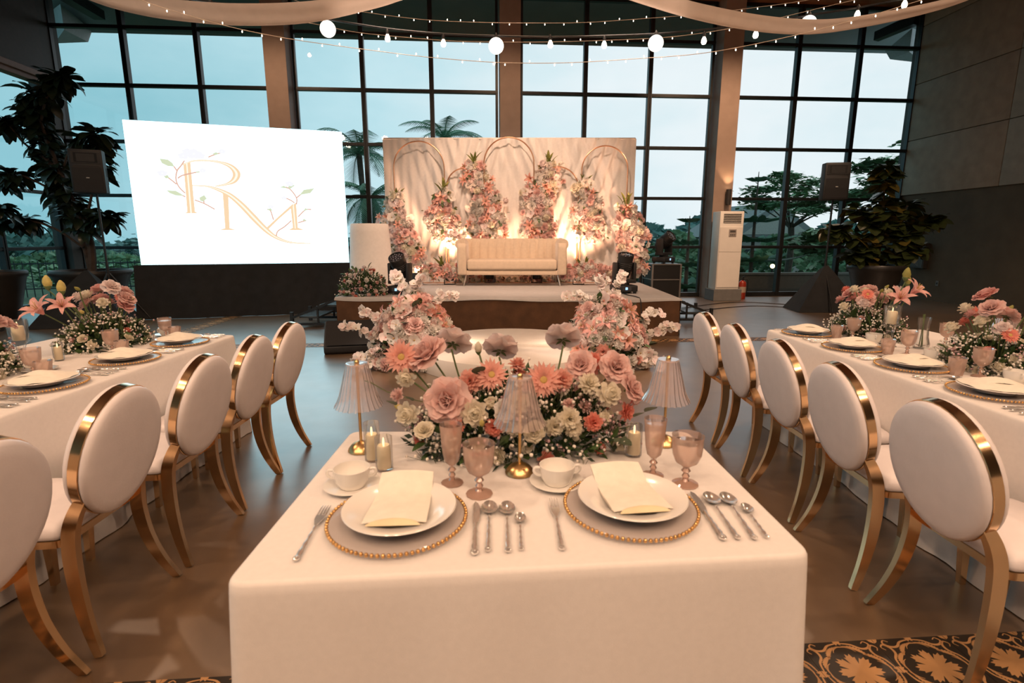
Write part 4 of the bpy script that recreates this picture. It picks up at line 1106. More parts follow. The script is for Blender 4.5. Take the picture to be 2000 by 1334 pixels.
for sx in (-1, 1):
    for sy in (-1, 1):
        MB().box((sx*0.29-0.016, sy*0.29-0.016, 0.10), (sx*0.29+0.016, sy*0.29+0.016, 0.95)).build('corner_edge', M_alu, fc, smooth=0)
        MB().lathe([(0.04, 0.0), (0.045, 0.02), (0.045, 0.06), (0.03, 0.10)], 12).build('caster', M_black, fc, (sx*0.22, sy*0.22, 0))
for z in (0.11, 0.64, 0.945):
    for s in (-1, 1):
        MB().box((-0.29, s*0.29-0.014, z-0.012), (0.29, s*0.29+0.014, z+0.008)).build('edge_strip', M_alu, fc, smooth=0)
        MB().box((s*0.29-0.014, -0.29, z-0.012), (s*0.29+0.014, 0.29, z+0.008)).build('edge_strip', M_alu, fc, smooth=0)

# loudspeakers on stands
def loudspeaker(label, loc, rz):
    t = thing('loudspeaker', label, 'speaker', loc, rz, 'loudspeakers on stands')
    poly = [(-0.235, -0.17), (0.235, -0.17), (0.235, 0.02), (0.13, 0.21), (-0.13, 0.21), (-0.235, 0.02)]
    mb = MB(); mb.prism(poly, 0.0, 0.70); mb.build('cabinet', M_black, t, bevel=0.02)
    MB().add([(-0.20, -0.172, 0.035), (0.20, -0.172, 0.035), (0.20, -0.180, 0.22), (0.20, -0.180, 0.40), (0.17, -0.174, 0.44), (-0.17, -0.174, 0.44), (-0.20, -0.180, 0.40), (-0.20, -0.180, 0.22)],
             [(0, 1, 2, 7), (7, 2, 3, 6), (6, 3, 4, 5)]).build('grille', pm('speaker grille', (0.010, 0.010, 0.011), 0.6), t, smooth=0)
    hb = MB().box((-0.20, -0.176, 0.47), (0.20, -0.168, 0.66)).build('horn_plate', M_black, t, smooth=0, bevel=0.004)
    MB().add([(-0.16, -0.178, 0.49), (0.16, -0.178, 0.49), (0.16, -0.178, 0.64), (-0.16, -0.178, 0.64), (-0.05, -0.172, 0.53), (0.05, -0.172, 0.53), (0.05, -0.172, 0.60), (-0.05, -0.172, 0.60)], [(0, 1, 5, 4), (1, 2, 6, 5), (2, 3, 7, 6), (3, 0, 4, 7), (4, 5, 6, 7)]).build('horn_mouth', M_blackcloth, hb, smooth=0)
    MB().box((-0.022, -0.184, 0.235), (0.022, -0.179, 0.250)).build('name_plate', pm('pale plate', (0.45, 0.44, 0.42), 0.4), t, smooth=0)
    for s in (-1, 1): MB().box((s*0.222-0.008, -0.06, 0.28), (s*0.222+0.016 if s > 0 else s*0.222+0.008, 0.0, 0.42)).build('side_grip', M_blackcloth, t, smooth=0)
def spstand(label, loc, h):
    t = thing('speaker_stand', label, 'speaker stand', loc)
    MB().tube([(0, 0, 0.12), (0, 0, h)], 0.019, 10).build('pole', M_frame, t)
    MB().tube([(0, 0, 0.75), (0, 0, 1.05)], 0.026, 10).build('collar', M_frame, t)
    for k in range(3):
        a = 2*PI*k/3+0.4
        MB().tube([(0.02*math.cos(a), 0.02*math.sin(a), 0.85), (0.55*math.cos(a), 0.55*math.sin(a), 0.015)], 0.014, 8).build('leg', M_frame, t)
    return t
loudspeaker('black loudspeaker on a stand in front of the window by the grey wall', (6.36, 10.86, 2.205), R(-8))
spstand('black tripod stand under the loudspeaker by the grey wall', (6.40, 10.88, 0), 2.2)
def scrim():
    mb = MB(); n = 4; c = [(-0.70, -0.42), (0.62, -0.42), (0.55, 0.42), (-0.60, 0.42)]
    def f(u, v):
        i = int(min(u*4, 3.999)); t = u*4-i
        p = Vector(c[i]).lerp(Vector(c[(i+1) % 4]), t); s = (1-v)**0.92*0.965+0.035
        return (p.x*s, p.y*s, 0.004+0.92*v)
    return mb.grid(f, 32, 8)
o = scrim().build('stand_scrim', M_blackcloth, None, (6.42, 10.88, 0), smooth=0.8); tag(o, 'black cloth pyramid hiding the feet of the right speaker stand', 'cloth cover')
o = scrim().build('stand_scrim', M_blackcloth, None, (-7.22, 9.02, 0), (0, 0, 0.25), smooth=0.8); o.scale = (1.1, 1, 1); tag(o, 'black cloth cover over the left speaker stand feet beside the screen', 'cloth cover')
loudspeaker('black loudspeaker on a stand beside the white screen and tall plant', (-7.14, 9.32, 2.205), R(24))
spstand('black tripod stand under the loudspeaker beside the screen', (-7.10, 9.34, 0), 2.2)

# air conditioner on its block, in front of the third column
ac = thing('air_conditioner', 'white floor-standing air conditioner with louvred top by the column', 'air conditioner', (5.10, 12.78, 0), PSI)
M_ac = pm('off-white casing', (0.84, 0.80, 0.74), 0.45, 0, 0.03, 4)
MB().box((-0.34, -0.26, 0), (0.34, 0.24, 0.27)).build('plinth_block', pm('grey block', (0.16, 0.16, 0.155), 0.7), ac, smooth=0, bevel=0.006)
MB().box((-0.285, -0.20, 0.27), (0.285, 0.20, 2.08)).build('casing', M_ac, ac, smooth=0.6, bevel=0.012)
MB().box((-0.27, -0.213, 0.32), (0.27, -0.20, 1.14)).build('intake_panel', M_ac, ac, smooth=0, bevel=0.004)
MB().box((-0.27, -0.213, 1.15), (0.27, -0.20, 1.72)).build('front_panel', M_ac, ac, smooth=0, bevel=0.004)
g = MB().box((-0.20, -0.206, 1.82), (0.22, -0.198, 2.03)).build('outlet_recess', M_black, ac, smooth=0)
for k in range(6): MB().box((-0.205, -0.222, 0.0), (0.225, -0.198, 0.012)).build('louvre', M_ac, ac, (0, 0, 1.828+0.037*k), (0, 0, 0), smooth=0)
cp = MB().box((-0.06, -0.222, 1.50), (0.12, -0.212, 1.67)).build('control_panel', pm('control grey', (0.36, 0.32, 0.29), 0.5), ac, smooth=0, bevel=0.003)
MB().box((-0.035, -0.226, 1.60), (0.095, -0.2215, 1.645)).build('control_display', pm('display grey', (0.10, 0.09, 0.085), 0.3), cp, smooth=0)
for k in range(3): MB().box((-0.03+k*0.045, -0.226, 1.53), (0.0+k*0.045, -0.2215, 1.555)).build('button', pm('display grey', (0.10, 0.09, 0.085), 0.3), cp, smooth=0)
# wall lamp on the third column
sc = thing('wall_sconce', 'small dark cylinder wall lamp shining up the third column', 'wall lamp', hp(COLX[2]+0.10, -0.46, 2.25), PSI)
MB().lathe([(0.06, 0.0), (0.062, 0.01), (0.062, 0.36), (0.055, 0.36), (0.055, 0.30)], 20, cap=False).build('lamp_body', pm('bronze lamp', (0.035, 0.03, 0.028), 0.5), sc, (0, -0.05, 0))
MB().lathe([(0.0, 0.33), (0.054, 0.33)], 20, cap=False).build('lamp_lens', glow('sconce glow', (1.0, 0.66, 0.38), 6.0), sc, (0, -0.05, 0))
MB().box((-0.03, -0.01, 0.10), (0.03, 0.038, 0.26)).build('bracket', pm('bronze lamp', (0.035, 0.03, 0.028), 0.5), sc, smooth=0)
_p = hp(COLX[2]+0.10, -0.54, 2.62)
spot('sconce_light', _p, (_p[0], _p[1]+0.06, 4.2), 14, 80, (1, 0.62, 0.34), 0.5, 0.03)
# fire extinguisher
fe = thing('fire_extinguisher', 'red fire extinguisher standing beside the air conditioner', 'fire extinguisher', (5.66, 13.0, 0))
M_red = pm('red enamel', (0.42, 0.045, 0.02), 0.3, 0, 0.08, coat=0.3)
MB().lathe([(0.0, 0.0), (0.085, 0.0), (0.09, 0.012), (0.09, 0.37), (0.08, 0.41), (0.045, 0.445), (0.03, 0.455), (0.0, 0.455)], 24, cap=False).build('cylinder_body', M_red, fe, smooth=0.9)
MB().lathe([(0.03, 0.45), (0.03, 0.50), (0.02, 0.52)], 14).build('valve', M_black, fe)
MB().tube([(0, 0.03, 0.50), (0, -0.02, 0.535), (0, -0.12, 0.56)], 0.012, 6).build('handle', M_black, fe)
MB().tube(spline([(0.02, 0, 0.49), (0.11, -0.02, 0.46), (0.115, -0.03, 0.30), (0.10, -0.04, 0.16)], 5), 0.011, 6).build('hose', M_black, fe)
MB().lathe([(0.0912, 0.16), (0.0912, 0.30)], 24, cap=False).build('paper_label', pm('pale label', (0.55, 0.45, 0.36), 0.6), fe)
# cables lying on the floor
for k, (pts, lab) in enumerate((([(3.2, 10.6, 0.008), (4.2, 11.6, 0.008), (5.2, 12.2, 0.008), (6.0, 11.9, 0.008), (6.6, 11.2, 0.008)], 'black cable on the floor in front of the air conditioner'),
                               ([(3.4, 10.4, 0.008), (4.4, 11.1, 0.008), (5.4, 11.5, 0.008), (6.3, 11.0, 0.008)], 'black cable on the floor running from the steps to the speaker stand'))):
    o = MB().tube(spline(pts, 10), 0.008, 6).build('floor_cable', M_black); tag(o, lab, 'cable', 'cables on the floor')
o = MB().tube(spline([(1.80, 8.52, SZ+0.012), (1.83, 8.25, SZ+0.012), (1.90, 8.0, SZ+0.010), (1.93, 7.90, SZ-0.03), (1.95, 7.87, 0.3), (1.98, 7.84, 0.03)], 5), 0.008, 6).build('light_cable', M_black); tag(o, 'black cable hanging over the stage edge from the moving head light', 'cable')

# flood lamps among the stage flowers
def par_lamp(label, loc, rz, watts, tgt):
    t = thing('flood_lamp', label, 'flood lamp', loc, rz, 'warm flood lamps on the stage')
    MB().lathe([(0.0, 0.0), (0.075, 0.0), (0.085, 0.02), (0.095, 0.15), (0.088, 0.15), (0.08, 0.03), (0.0, 0.03)], 20, cap=False).build('lamp_can', M_black, t, (0, 0, 0.08), (R(-12), 0, 0), smooth=0.7)
    MB().lathe([(0.0, 0.128), (0.087, 0.13)], 20, cap=False).build('lamp_lens', glow('flood glow', (1.0, 0.66, 0.36), 9.0), t, (0, 0, 0.08), (R(-12), 0, 0))
    MB().box((-0.11, -0.05, 0), (0.11, 0.05, 0.012)).build('bracket', M_black, t, smooth=0)
    for s in (-1, 1): MB().box((s*0.105-0.006, -0.02, 0.0), (s*0.105+0.006, 0.02, 0.16)).build('bracket_arm', M_black, t, smooth=0)
    p = Vector(loc)+Vector((0, 0, 0.26))
    spot('flood_light', p, tgt, watts, 105, (1.0, 0.50, 0.29), 0.8, 0.08)
par_lamp('warm flood lamp glowing at the left of the stage flowers', (-1.82, 10.15, SZ), 0.1, 290, (-1.95, 10.75, 2.0))
par_lamp('warm flood lamp glowing at the right of the stage flowers', (2.02, 10.10, SZ), -0.1, 290, (2.05, 10.75, 2.0))
par_lamp('warm flood lamp sunk in the blooms left of the sofa', (-1.22, 10.38, SZ), 0.0, 240, (-1.2, 10.72, 1.9))
par_lamp('warm flood lamp sunk in the blooms right of the sofa', (1.30, 10.38, SZ), 0.0, 240, (1.3, 10.72, 1.9))
par_lamp('warm flood lamp behind the sofa, left one', (-0.45, 10.79, SZ), 0.0, 160, (-0.40, 10.80, 2.6))
par_lamp('warm flood lamp behind the sofa, right one', (0.50, 10.79, SZ), 0.0, 160, (0.45, 10.80, 2.6))
# small lamps sunk beside the round platform
for s, lab in ((-1, 'small warm floor lamp hidden in the flowers left of the round platform'), (1, 'small warm floor lamp hidden in the flowers right of the round platform')):
    x = -0.02+s*0.93
    t = thing('accent_lamp', lab, 'floor lamp', (x, 6.36, 0.205), 0, 'accent lamps on the round platform')
    MB().lathe([(0.0, 0.0), (0.04, 0.0), (0.042, 0.05), (0.036, 0.05), (0.034, 0.02), (0.0, 0.02)], 16, cap=False).build('lamp_can', M_black, t, (0, 0, 0.045), (0, R(80*-s), 0))
    MB().lathe([(0.0, 0.04), (0.036, 0.04)], 16, cap=False).build('lamp_lens', glow('accent glow', (1.0, 0.74, 0.45), 8.0), t, (0, 0, 0.045), (0, R(80*-s), 0))
    spot('accent_light', (x-s*0.07, 6.36, 0.265), (x-s*1.0, 6.36, 0.20), 26, 120, (1.0, 0.70, 0.42), 0.9, 0.03)
    spot('accent_light', (x+s*0.02, 6.30, 0.25), (x+s*0.25, 6.05, 0.75), 30, 130, (1.0, 0.60, 0.38), 0.9, 0.03)
# ================================================================== FLOWERS
def petal(mb, L, Wd, r0, phi0, curl, az, z0=0.0, nt=4, ns=2, cup=0.25, ruf=0.0, mi=0, tip=0.55, rnd=random):
    """petal growing from radius r0, bending from angle phi0 (0 = up, 90 = outwards) by curl degrees"""
    pts = []; r, z = r0, z0
    ca, sa = math.cos(az), math.sin(az)
    rf = rnd.uniform(0, 6.28)
    for i in range(nt+1):
        t = i/nt
        ph = R(phi0+curl*t)
        w = Wd*(math.sin(PI*min(1, t**0.75*tip+0.08)))**0.8 if i else Wd*0.22
        if i == nt: w *= 0.55 if tip < 0.7 else 0.15
        for j in range(ns+1):
            s = j/ns*2-1
            inward = cup*s*s*w
            rr = r-inward*math.cos(ph)+ruf*math.sin(rf+5*s+7*t)*t; zz = z+inward*math.sin(ph)+ruf*math.cos(rf*2+4*s+5*t)*t
            pts.append((rr*ca-s*w*sa, rr*sa+s*w*ca, zz))
        r += L/nt*math.sin(ph); z += L/nt*math.cos(ph)
    fs = [(i*(ns+1)+j, i*(ns+1)+j+1, (i+1)*(ns+1)+j+1, (i+1)*(ns+1)+j) for i in range(nt) for j in range(ns)]
    mb.add(pts, fs, mi)
def rose_mesh(mat, opened=1.0, seed=1):
    rnd = random.Random(seed); mb = MB()
    for n, L, Wd, r0, p0, cu, z0 in ((3, 0.55, 0.26, 0.03, -4, 14, 0.10), (4, 0.62, 0.34, 0.07, 4, 24, 0.06), (5, 0.70, 0.42, 0.10, 16*opened, 40*opened, 0.0), (6, 0.80, 0.50, 0.12, 32*opened, 62*opened, -0.04), (6, 0.84, 0.54, 0.10, 52*opened, 66*opened, -0.08)):
        o = rnd.uniform(0, 6)
        for k in range(n): petal(mb, L*rnd.uniform(.93, 1.07), Wd, r0, p0+rnd.uniform(-5, 5), cu*rnd.uniform(.8, 1.2), o+2*PI*k/n, z0, 5, 4, 0.35, 0.03, rnd=rnd)
    for k in range(5): petal(mb, 0.42, 0.10, 0.04, 95, 30, 2*PI*k/5, -0.10, 3, 2, 0.1, 0, 1, 0.9, rnd=rnd)
    return mb.mesh('rose', [mat, M_stem], smooth=3)
def gerbera_mesh(mat, mc):
    rnd = random.Random(4); mb = MB()
    for n, L, p0, z in ((20, 0.88, 80, 0.0), (18, 0.78, 70, 0.03), (14, 0.42, 52, 0.06)):
        for k in range(n): petal(mb, L*rnd.uniform(.94, 1.05), 0.115, 0.12, p0+rnd.uniform(-5, 5), 14, 2*PI*(k+rnd.uniform(-.2, .2))/n, z, 3, 2, 0.2, 0, 0, 0.78, rnd=rnd)
    mb.lathe([(0.22, 0.05), (0.20, 0.12), (0.12, 0.16), (0.0, 0.15)], 12, 1, cap=False)
    return mb.mesh('gerbera', [mat, mc], smooth=3)
def carnation_mesh(mat, seed=2, n=34):
    rnd = random.Random(seed); mb = MB()
    for k in range(n):
        t = (k+0.5)/n; ph = 8+100*t**0.8
        petal(mb, 0.95*rnd.uniform(.85, 1.05), 0.24, 0.02, ph*0.75, ph*0.35, k*2.39996, -0.30+0.12*(1-t), 3, 3, 0.15, 0.07, 0, 0.62, rnd=rnd)
    mb.lathe([(0.06, -0.62), (0.15, -0.52), (0.17, -0.25)], 8, 1, cap=False)
    return mb.mesh('carnation', [mat, M_stem], smooth=3)
def ball_mesh(mat, seed=5):
    """round double bloom built of overlapping cupped petals"""
    rnd = random.Random(seed); mb = MB()
    mb.ball((0, 0, 0.05), 0.62, 10, 7)
    for k in range(26):
        t = (k+0.5)/26; ph = 10+110*t
        d = Vector((math.sin(R(ph)), 0, math.cos(R(ph))))
        petal(mb, 0.62, 0.30, 0.50*d.x, ph-55, 62, k*2.39996, 0.05+0.50*d.z-0.25, 3, 2, 0.4, 0.02, rnd=rnd)
    return mb.mesh('ranunculus', [mat, M_stem], smooth=3)
def lily_mesh(mat, mc):
    rnd = random.Random(9); mb = MB()
    for k in range(6): petal(mb, 1.5, 0.27 if k % 2 else 0.20, 0.06, 14, 98, 2*PI*k/6, -0.2, 6, 2, 0.3, 0.02, 0, 0.86, rnd=rnd)
    for k in range(6):
        a = 2*PI*k/6+0.5
        mb.tube([(0, 0, -0.1), (0.12*math.cos(a), 0.12*math.sin(a), 0.5), (0.26*math.cos(a), 0.26*math.sin(a), 0.82)], 0.016, 4, 1)
    return mb.mesh('lily', [mat, mc], smooth=3)
def blossom_mesh(mat, mc):
    rnd = random.Random(12); mb = MB()
    for k in range(5): petal(mb, 0.95, 0.48, 0.06, 62, 22, 2*PI*k/5, 0, 3, 2, 0.2, 0.05, rnd=rnd)
    mb.ball((0, 0, 0.1), 0.12, 6, 4, 1)
    return mb.mesh('blossom', [mat, mc], smooth=3)
def bud_mesh(mat):
    mb = MB(); mb.lathe([(0.0, -0.9), (0.14, -0.8), (0.42, -0.35), (0.50, 0.05), (0.38, 0.55), (0.14, 0.92), (0.0, 1.0)], 10, cap=False, rfun=lambda a, z: 1+0.08*math.cos(3*a+3*z))
    mb.lathe([(0.05, -1.0), (0.20, -0.84), (0.44, -0.45), (0.40, -0.35)], 8, 1, cap=False)
    return mb.mesh('flower_bud', [mat, M_stem], smooth=3)
def leaf_mesh(mat, Wd=0.22, droop=35, fold=0.12, nt=5):
    """leaf along +y, face up"""
    mb = MB(); vs = []; y = z = 0.0
    for i in range(nt+1):
        t = i/nt; w = Wd*math.sin(PI*min(0.98, t*0.95+0.03))**0.75; a = R(-droop*(t-0.3))
        for s in (-1, 0, 1): vs.append((s*w, y, z+abs(s)*w*fold))
        y += math.cos(a)/nt; z += math.sin(a)/nt
    fs = [(i*3+j, i*3+j+1, (i+1)*3+j+1, (i+1)*3+j) for i in range(nt) for j in range(2)]
    mb.add(vs, fs)
    return mb.mesh('leaf', mat, smooth=3)
def petalmat(n, c, v=0.10): return pm(n, c, 0.6, 0, v, 2.2, trans=0.42)
P_blush = petalmat('blush petals', (0.86, 0.62, 0.58)); P_pink = petalmat('pink petals', (0.86, 0.54, 0.51)); P_pale = petalmat('pale pink petals', (0.88, 0.76, 0.73))
P_white = petalmat('cream petals', (0.86, 0.80, 0.66)); P_pure = petalmat('white petals', (0.86, 0.82, 0.77)); P_coral = petalmat('coral petals', (0.84, 0.33, 0.26)); P_peach = petalmat('peach petals', (0.87, 0.48, 0.40))
P_lily = petalmat('lily petals', (0.85, 0.47, 0.43), 0.2); P_yel = petalmat('pale yellow bud', (0.72, 0.62, 0.24)); P_grn = petalmat('green bud', (0.42, 0.40, 0.12)); P_centre = pm('flower centre', (0.50, 0.33, 0.10), 0.7)
M_euc = pm('eucalyptus leaf', (0.095, 0.125, 0.075), 0.55, 0, 0.25, 6, trans=0.15)
M_lily_leaf = pm('yellow-green leaf', (0.17, 0.19, 0.04), 0.45, 0, 0.25, 6, trans=0.2)
FL = {
    'rose_blush': rose_mesh(P_blush, 1.0, 1), 'rose_pale': rose_mesh(P_pale, 1.1, 2), 'rose_pink': rose_mesh(P_pink, 0.95, 3), 'rose_white': rose_mesh(P_pure, 1.0, 6), 'rose_cream': rose_mesh(P_white, 0.9, 8),
    'gerbera_peach': gerbera_mesh(P_peach, P_centre), 'gerbera_coral': gerbera_mesh(P_coral, P_centre),
    'carn_peach': carnation_mesh(P_peach, 2), 'carn_coral': carnation_mesh(P_coral, 3), 'carn_white': carnation_mesh(P_white, 4), 'carn_pure': carnation_mesh(P_pure, 7), 'carn_blush': carnation_mesh(P_blush, 5), 'carn_pink': carnation_mesh(P_pink, 6),
    'ball_white': ball_mesh(P_white, 5), 'ball_pure': ball_mesh(P_pure, 8), 'ball_blush': ball_mesh(P_blush, 6), 'ball_pale': ball_mesh(P_pale, 7),
    'lily_pink': lily_mesh(P_lily, P_centre), 'lily_peach': lily_mesh(P_peach, P_centre), 'blossom_white': blossom_mesh(P_pure, P_centre), 'blossom_pink': blossom_mesh(P_pale, P_peach),
    'bud_yellow': bud_mesh(P_yel), 'bud_green': bud_mesh(P_grn), 'bud_white': bud_mesh(P_white), 'bud_pink': bud_mesh(P_pale),
}
FNAME = {'rose': 'rose', 'gerbera': 'gerbera', 'carn': 'carnation', 'ball': 'ranunculus', 'lily': 'lily', 'blossom': 'blossom', 'bud': 'flower_bud'}
LEAF = {'long': leaf_mesh(M_green, 0.17, 50), 'dark': leaf_mesh(M_dkgreen, 0.24, 40), 'round': leaf_mesh(M_euc, 0.38, 25, 0.06), 'lily': leaf_mesh(M_lily_leaf, 0.12, 40), 'mid': leaf_mesh(M_green, 0.27, 45)}
def aim(d, spin):
    q = Vector(d).to_track_quat('Z', 'Y'); return (q.to_matrix() @ Matrix.Rotation(spin, 3, 'Z')).to_euler()
def fl(root, kind, pos, d, size, rnd):
    return obj(FNAME[kind.split('_')[0]], FL[kind], root, pos, aim(d, rnd.uniform(0, 6.28)), size*rnd.uniform(0.95, 1.05))
def lf(root, kind, pos, d, size, rnd):
    """leaf pointing along d"""
    q = Vector(d).to_track_quat('Y', 'Z'); e = (q.to_matrix() @ Matrix.Rotation(rnd.uniform(-0.7, 0.7), 3, 'Y')).to_euler()
    return obj('leaf', LEAF[kind], root, pos, e, size)
def stem(root, a, b, r=0.0035, bend=0.02, rnd=random):
    a = Vector(a); b = Vector(b); m = (a+b)/2+Vector((rnd.uniform(-bend, bend), rnd.uniform(-bend, bend), 0))
    return MB().tube(spline([a, m, b], 4), r, 5).build('stem', M_stem, root)
M_gyp = pm('tiny white bloom', (0.84, 0.78, 0.70), 0.7, 0, 0.1); M_gyp2 = pm('tiny mauve bloom', (0.62, 0.40, 0.42), 0.7, 0, 0.2); M_twig = pm('fine green twig', (0.09, 0.11, 0.04), 0.6)
def gyp(root, fn, n, r0, rnd):
    """cloud of baby's breath: tiny blooms on hair-thin twigs"""
    a = MB()
    for k in range(n):
        c = Vector(fn(rnd)); m = rnd.randint(4, 7)
        for j in range(m):
            p = c+Vector((rnd.gauss(0, r0*4), rnd.gauss(0, r0*4), rnd.gauss(0, r0*3)))
            a.ball(p, r0*rnd.uniform(0.7, 1.25), 5, 3, 1 if (k % 5 == 0) else 0)
            a.tube([p, c+Vector((0, 0, -r0*7))], r0*0.13, 3, 2)
    o = a.build('babys_breath', [M_gyp, M_gyp2, M_twig], root, smooth=3); o['kind'] = 'stuff'
    return o
def foliage(root, fn, n, size, rnd, mats=None):
    """dense under-greenery, leaves joined"""
    a = MB()
    for k in range(n):
        p, d = fn(rnd); d = Vector(d).normalized(); s = size*rnd.uniform(0.6, 1.3)
        u = d.orthogonal().normalized(); u = Matrix.Rotation(rnd.uniform(0, 6.28), 3, d) @ u
        p = Vector(p); w = s*0.22
        nrm = d.cross(u)
        a.add([tuple(p), tuple(p+d*s*0.5+u*w+nrm*s*0.05), tuple(p+d*s), tuple(p+d*s*0.5-u*w+nrm*s*0.05)], [(0, 1, 2), (0, 2, 3)], k % 2)
    o = a.build('foliage', mats or [M_dkgreen, M_green], root, smooth=0); o['kind'] = 'stuff'
    return o
def dome(rx, ry, rz, z0=0.0, lo=0.05, shell=0.85):
    def f(rnd):
        a = rnd.uniform(0, 2*PI); t = rnd.uniform(lo, 1.0); s = math.sqrt(max(0, 1-t*t)); q = rnd.uniform(shell, 1.0)
        return (rx*s*math.cos(a)*q, ry*s*math.sin(a)*q, z0+rz*t*q)
    return f
def dome_n(rx, ry, rz, z0=0.0, lo=0.05, shell=0.5):
    g = dome(rx, ry, rz, z0, lo, shell)
    def f(rnd):
        p = g(rnd); d = Vector((p[0]/rx**2, p[1]/ry**2, (p[2]-z0)/rz**2)).normalized()
        return p, d+Vector((rnd.gauss(0, .4), rnd.gauss(0, .4), rnd.gauss(0, .4)))
    return f
def scatter(root, kinds, n, f, rx, ry, rz, z0, s0, s1, rnd, mind=0.0):
    done = []
    for k in range(n):
        for _ in range(12):
            p = f(rnd)
            if all((Vector(p)-q).length > mind for q in done): break
        done.append(Vector(p))
        d = Vector((p[0]/rx**2, p[1]/ry**2, (p[2]-z0)/rz**2)).normalized()+Vector((rnd.gauss(0, .25), rnd.gauss(0, .25), rnd.gauss(0, .25)))
        fl(root, rnd.choice(kinds), p, d, rnd.uniform(s0, s1), rnd)

# ---- the foreground centrepiece, hero blooms placed one by one
rnd = random.Random(21)
CX, CY = 0.02, 1.69
cp_ = thing('centrepiece', 'long low mound of roses, gerberas and baby\'s breath on the foreground table', 'flower arrangement', (CX, CY, Z0))
HERO = [('gerbera_peach', -.356, 1.66, 1.068, (.05, -1, .25), .044), ('rose_blush', -.268, 1.68, 1.066, (-.5, -.4, .75), .058), ('rose_pale', -.198, 1.74, 1.098, (.15, .75, .65), .050), ('bud_white', -.112, 1.72, 1.084, (0, -.2, 1), .020),
        ('rose_pale', -.040, 1.74, 1.075, (.1, .65, .75), .054), ('carn_peach', .018, 1.70, 1.034, (.3, -.2, 1), .026), ('rose_pale', .170, 1.74, 1.112, (0, .7, .7), .052), ('gerbera_peach', -.065, 1.62, 1.019, (.15, -1, .45), .044), ('carn_peach', -.133, 1.62, .999, (-.1, -1, .4), .036),
        ('gerbera_peach', .098, 1.60, 1.008, (.1, -1, .3), .052), ('carn_peach', .160, 1.62, 1.004, (.2, -.9, .4), .034), ('rose_blush', .229, 1.68, 1.035, (-.3, -.7, .5), .044), ('rose_blush', .335, 1.68, 1.026, (.2, -.8, .6), .050), ('carn_coral', .271, 1.72, 1.036, (.2, -.6, .7), .034),
        ('ball_white', -.337, 1.62, 1.008, (0, -.6, -.2), .026), ('rose_blush', -.198, 1.56, .957, (-.1, -1, .25), .066), ('ball_white', -.113, 1.53, .921, (.1, -1, .15), .032), ('ball_white', -.322, 1.55, .913, (-.2, -1, .1), .030), ('rose_cream', -.264, 1.52, .868, (-.1, -.7, .8), .028),
        ('carn_white', .174, 1.53, .905, (.1, -1, .25), .033), ('carn_white', .188, 1.535, .875, (.2, -1, .1), .028), ('rose_cream', .065, 1.52, .869, (.1, -1, .1), .034), ('carn_white', .130, 1.54, .876, (.1, -1, .2), .028), ('carn_coral', .249, 1.54, .890, (.2, -1, .2), .027),
        ('ball_white', .306, 1.60, .963, (.3, -.9, .3), .034), ('carn_white', .245, 1.62, .991, (.1, -.7, .7), .032), ('rose_blush', .378, 1.64, .966, (.7, -.5, .5), .042), ('carn_coral', -.054, 1.52, .881, (0, -1, .2), .025), ('carn_coral', .368, 1.62, .896, (.7, -.8, .1), .026), ('carn_coral', .400, 1.66, .93, (.9, -.4, .1), .024),
        ('bud_yellow', -.352, 1.58, .926, (-.9, -.3, .3), .014), ('bud_yellow', -.090, 1.50, .901, (0, -.5, .8), .014), ('ball_white', -.225, 1.56, .925, (-.3, -1, .1), .028), ('carn_coral', -.17, 1.52, .882, (0, -1, .1), .022), ('carn_blush', -.36, 1.60, .958, (-.8, -.5, .4), .024), ('ball_white', .02, 1.54, .955, (0, -1, .4), .030), ('rose_white', -.02, 1.53, .93, (-.3, -1, .3), .032)]
for k, x, y, z, d, s in HERO:
    s *= 1.22 if z < 1.05 else 1.3
    p = (x-CX, y-CY, z-Z0); fl(cp_, k, p, d, s, rnd)
    if z > 0.99: stem(cp_, (x*0.55-CX, 1.68-CY, 0.10), (p[0]-d[0]*s*0.4, p[1]-d[1]*s*0.4, p[2]-d[2]*s*0.4), 0.0032, 0.012, rnd)
g = dome(0.36, 0.17, 0.24, 0.015, 0.0, 0.92)
scatter(cp_, ['carn_white', 'ball_white', 'carn_coral', 'carn_blush', 'bud_white', 'bud_pink'], 46, g, 0.36, 0.17, 0.24, 0.015, 0.020, 0.032, rnd, 0.05)
foliage(cp_, dome_n(0.37, 0.17, 0.23, 0.005, 0.0, 0.35), 1100, 0.05, rnd)
gyp(cp_, dome(0.38, 0.18, 0.26, 0.01, 0.05, 0.88), 230, 0.0056, rnd)
for k in range(90):
    p, d = dome_n(0.37, 0.175, 0.19, 0.005, 0.0, 0.8)(rnd)
    lf(cp_, rnd.choice(['long', 'dark', 'dark', 'mid', 'round', 'long']), p, (d[0]+p[0], d[1], d[2]*0.6), rnd.uniform(0.045, 0.075), rnd)
for x, y, z, s in ((-.306, 1.56, .952, .05), (-.36, 1.57, .935, .045), (-.44, 1.62, .985, .04), (.36, 1.57, .86, .05), (.385, 1.59, .89, .05), (.33, 1.55, .82, .045), (.44, 1.67, .88, .055), (-.10, 1.62, 1.02, .06)):
    lf(cp_, 'round', (x-CX, y-CY, z-Z0), (x, -.6, .5), s, rnd)
MB().tube(spline([(-0.30, -0.05, 0.17), (-0.40, -0.06, 0.20), (-0.47, -0.05, 0.235), (-0.50, -0.04, 0.25)], 4), 0.0016, 5).build('stem', M_twig, cp_)

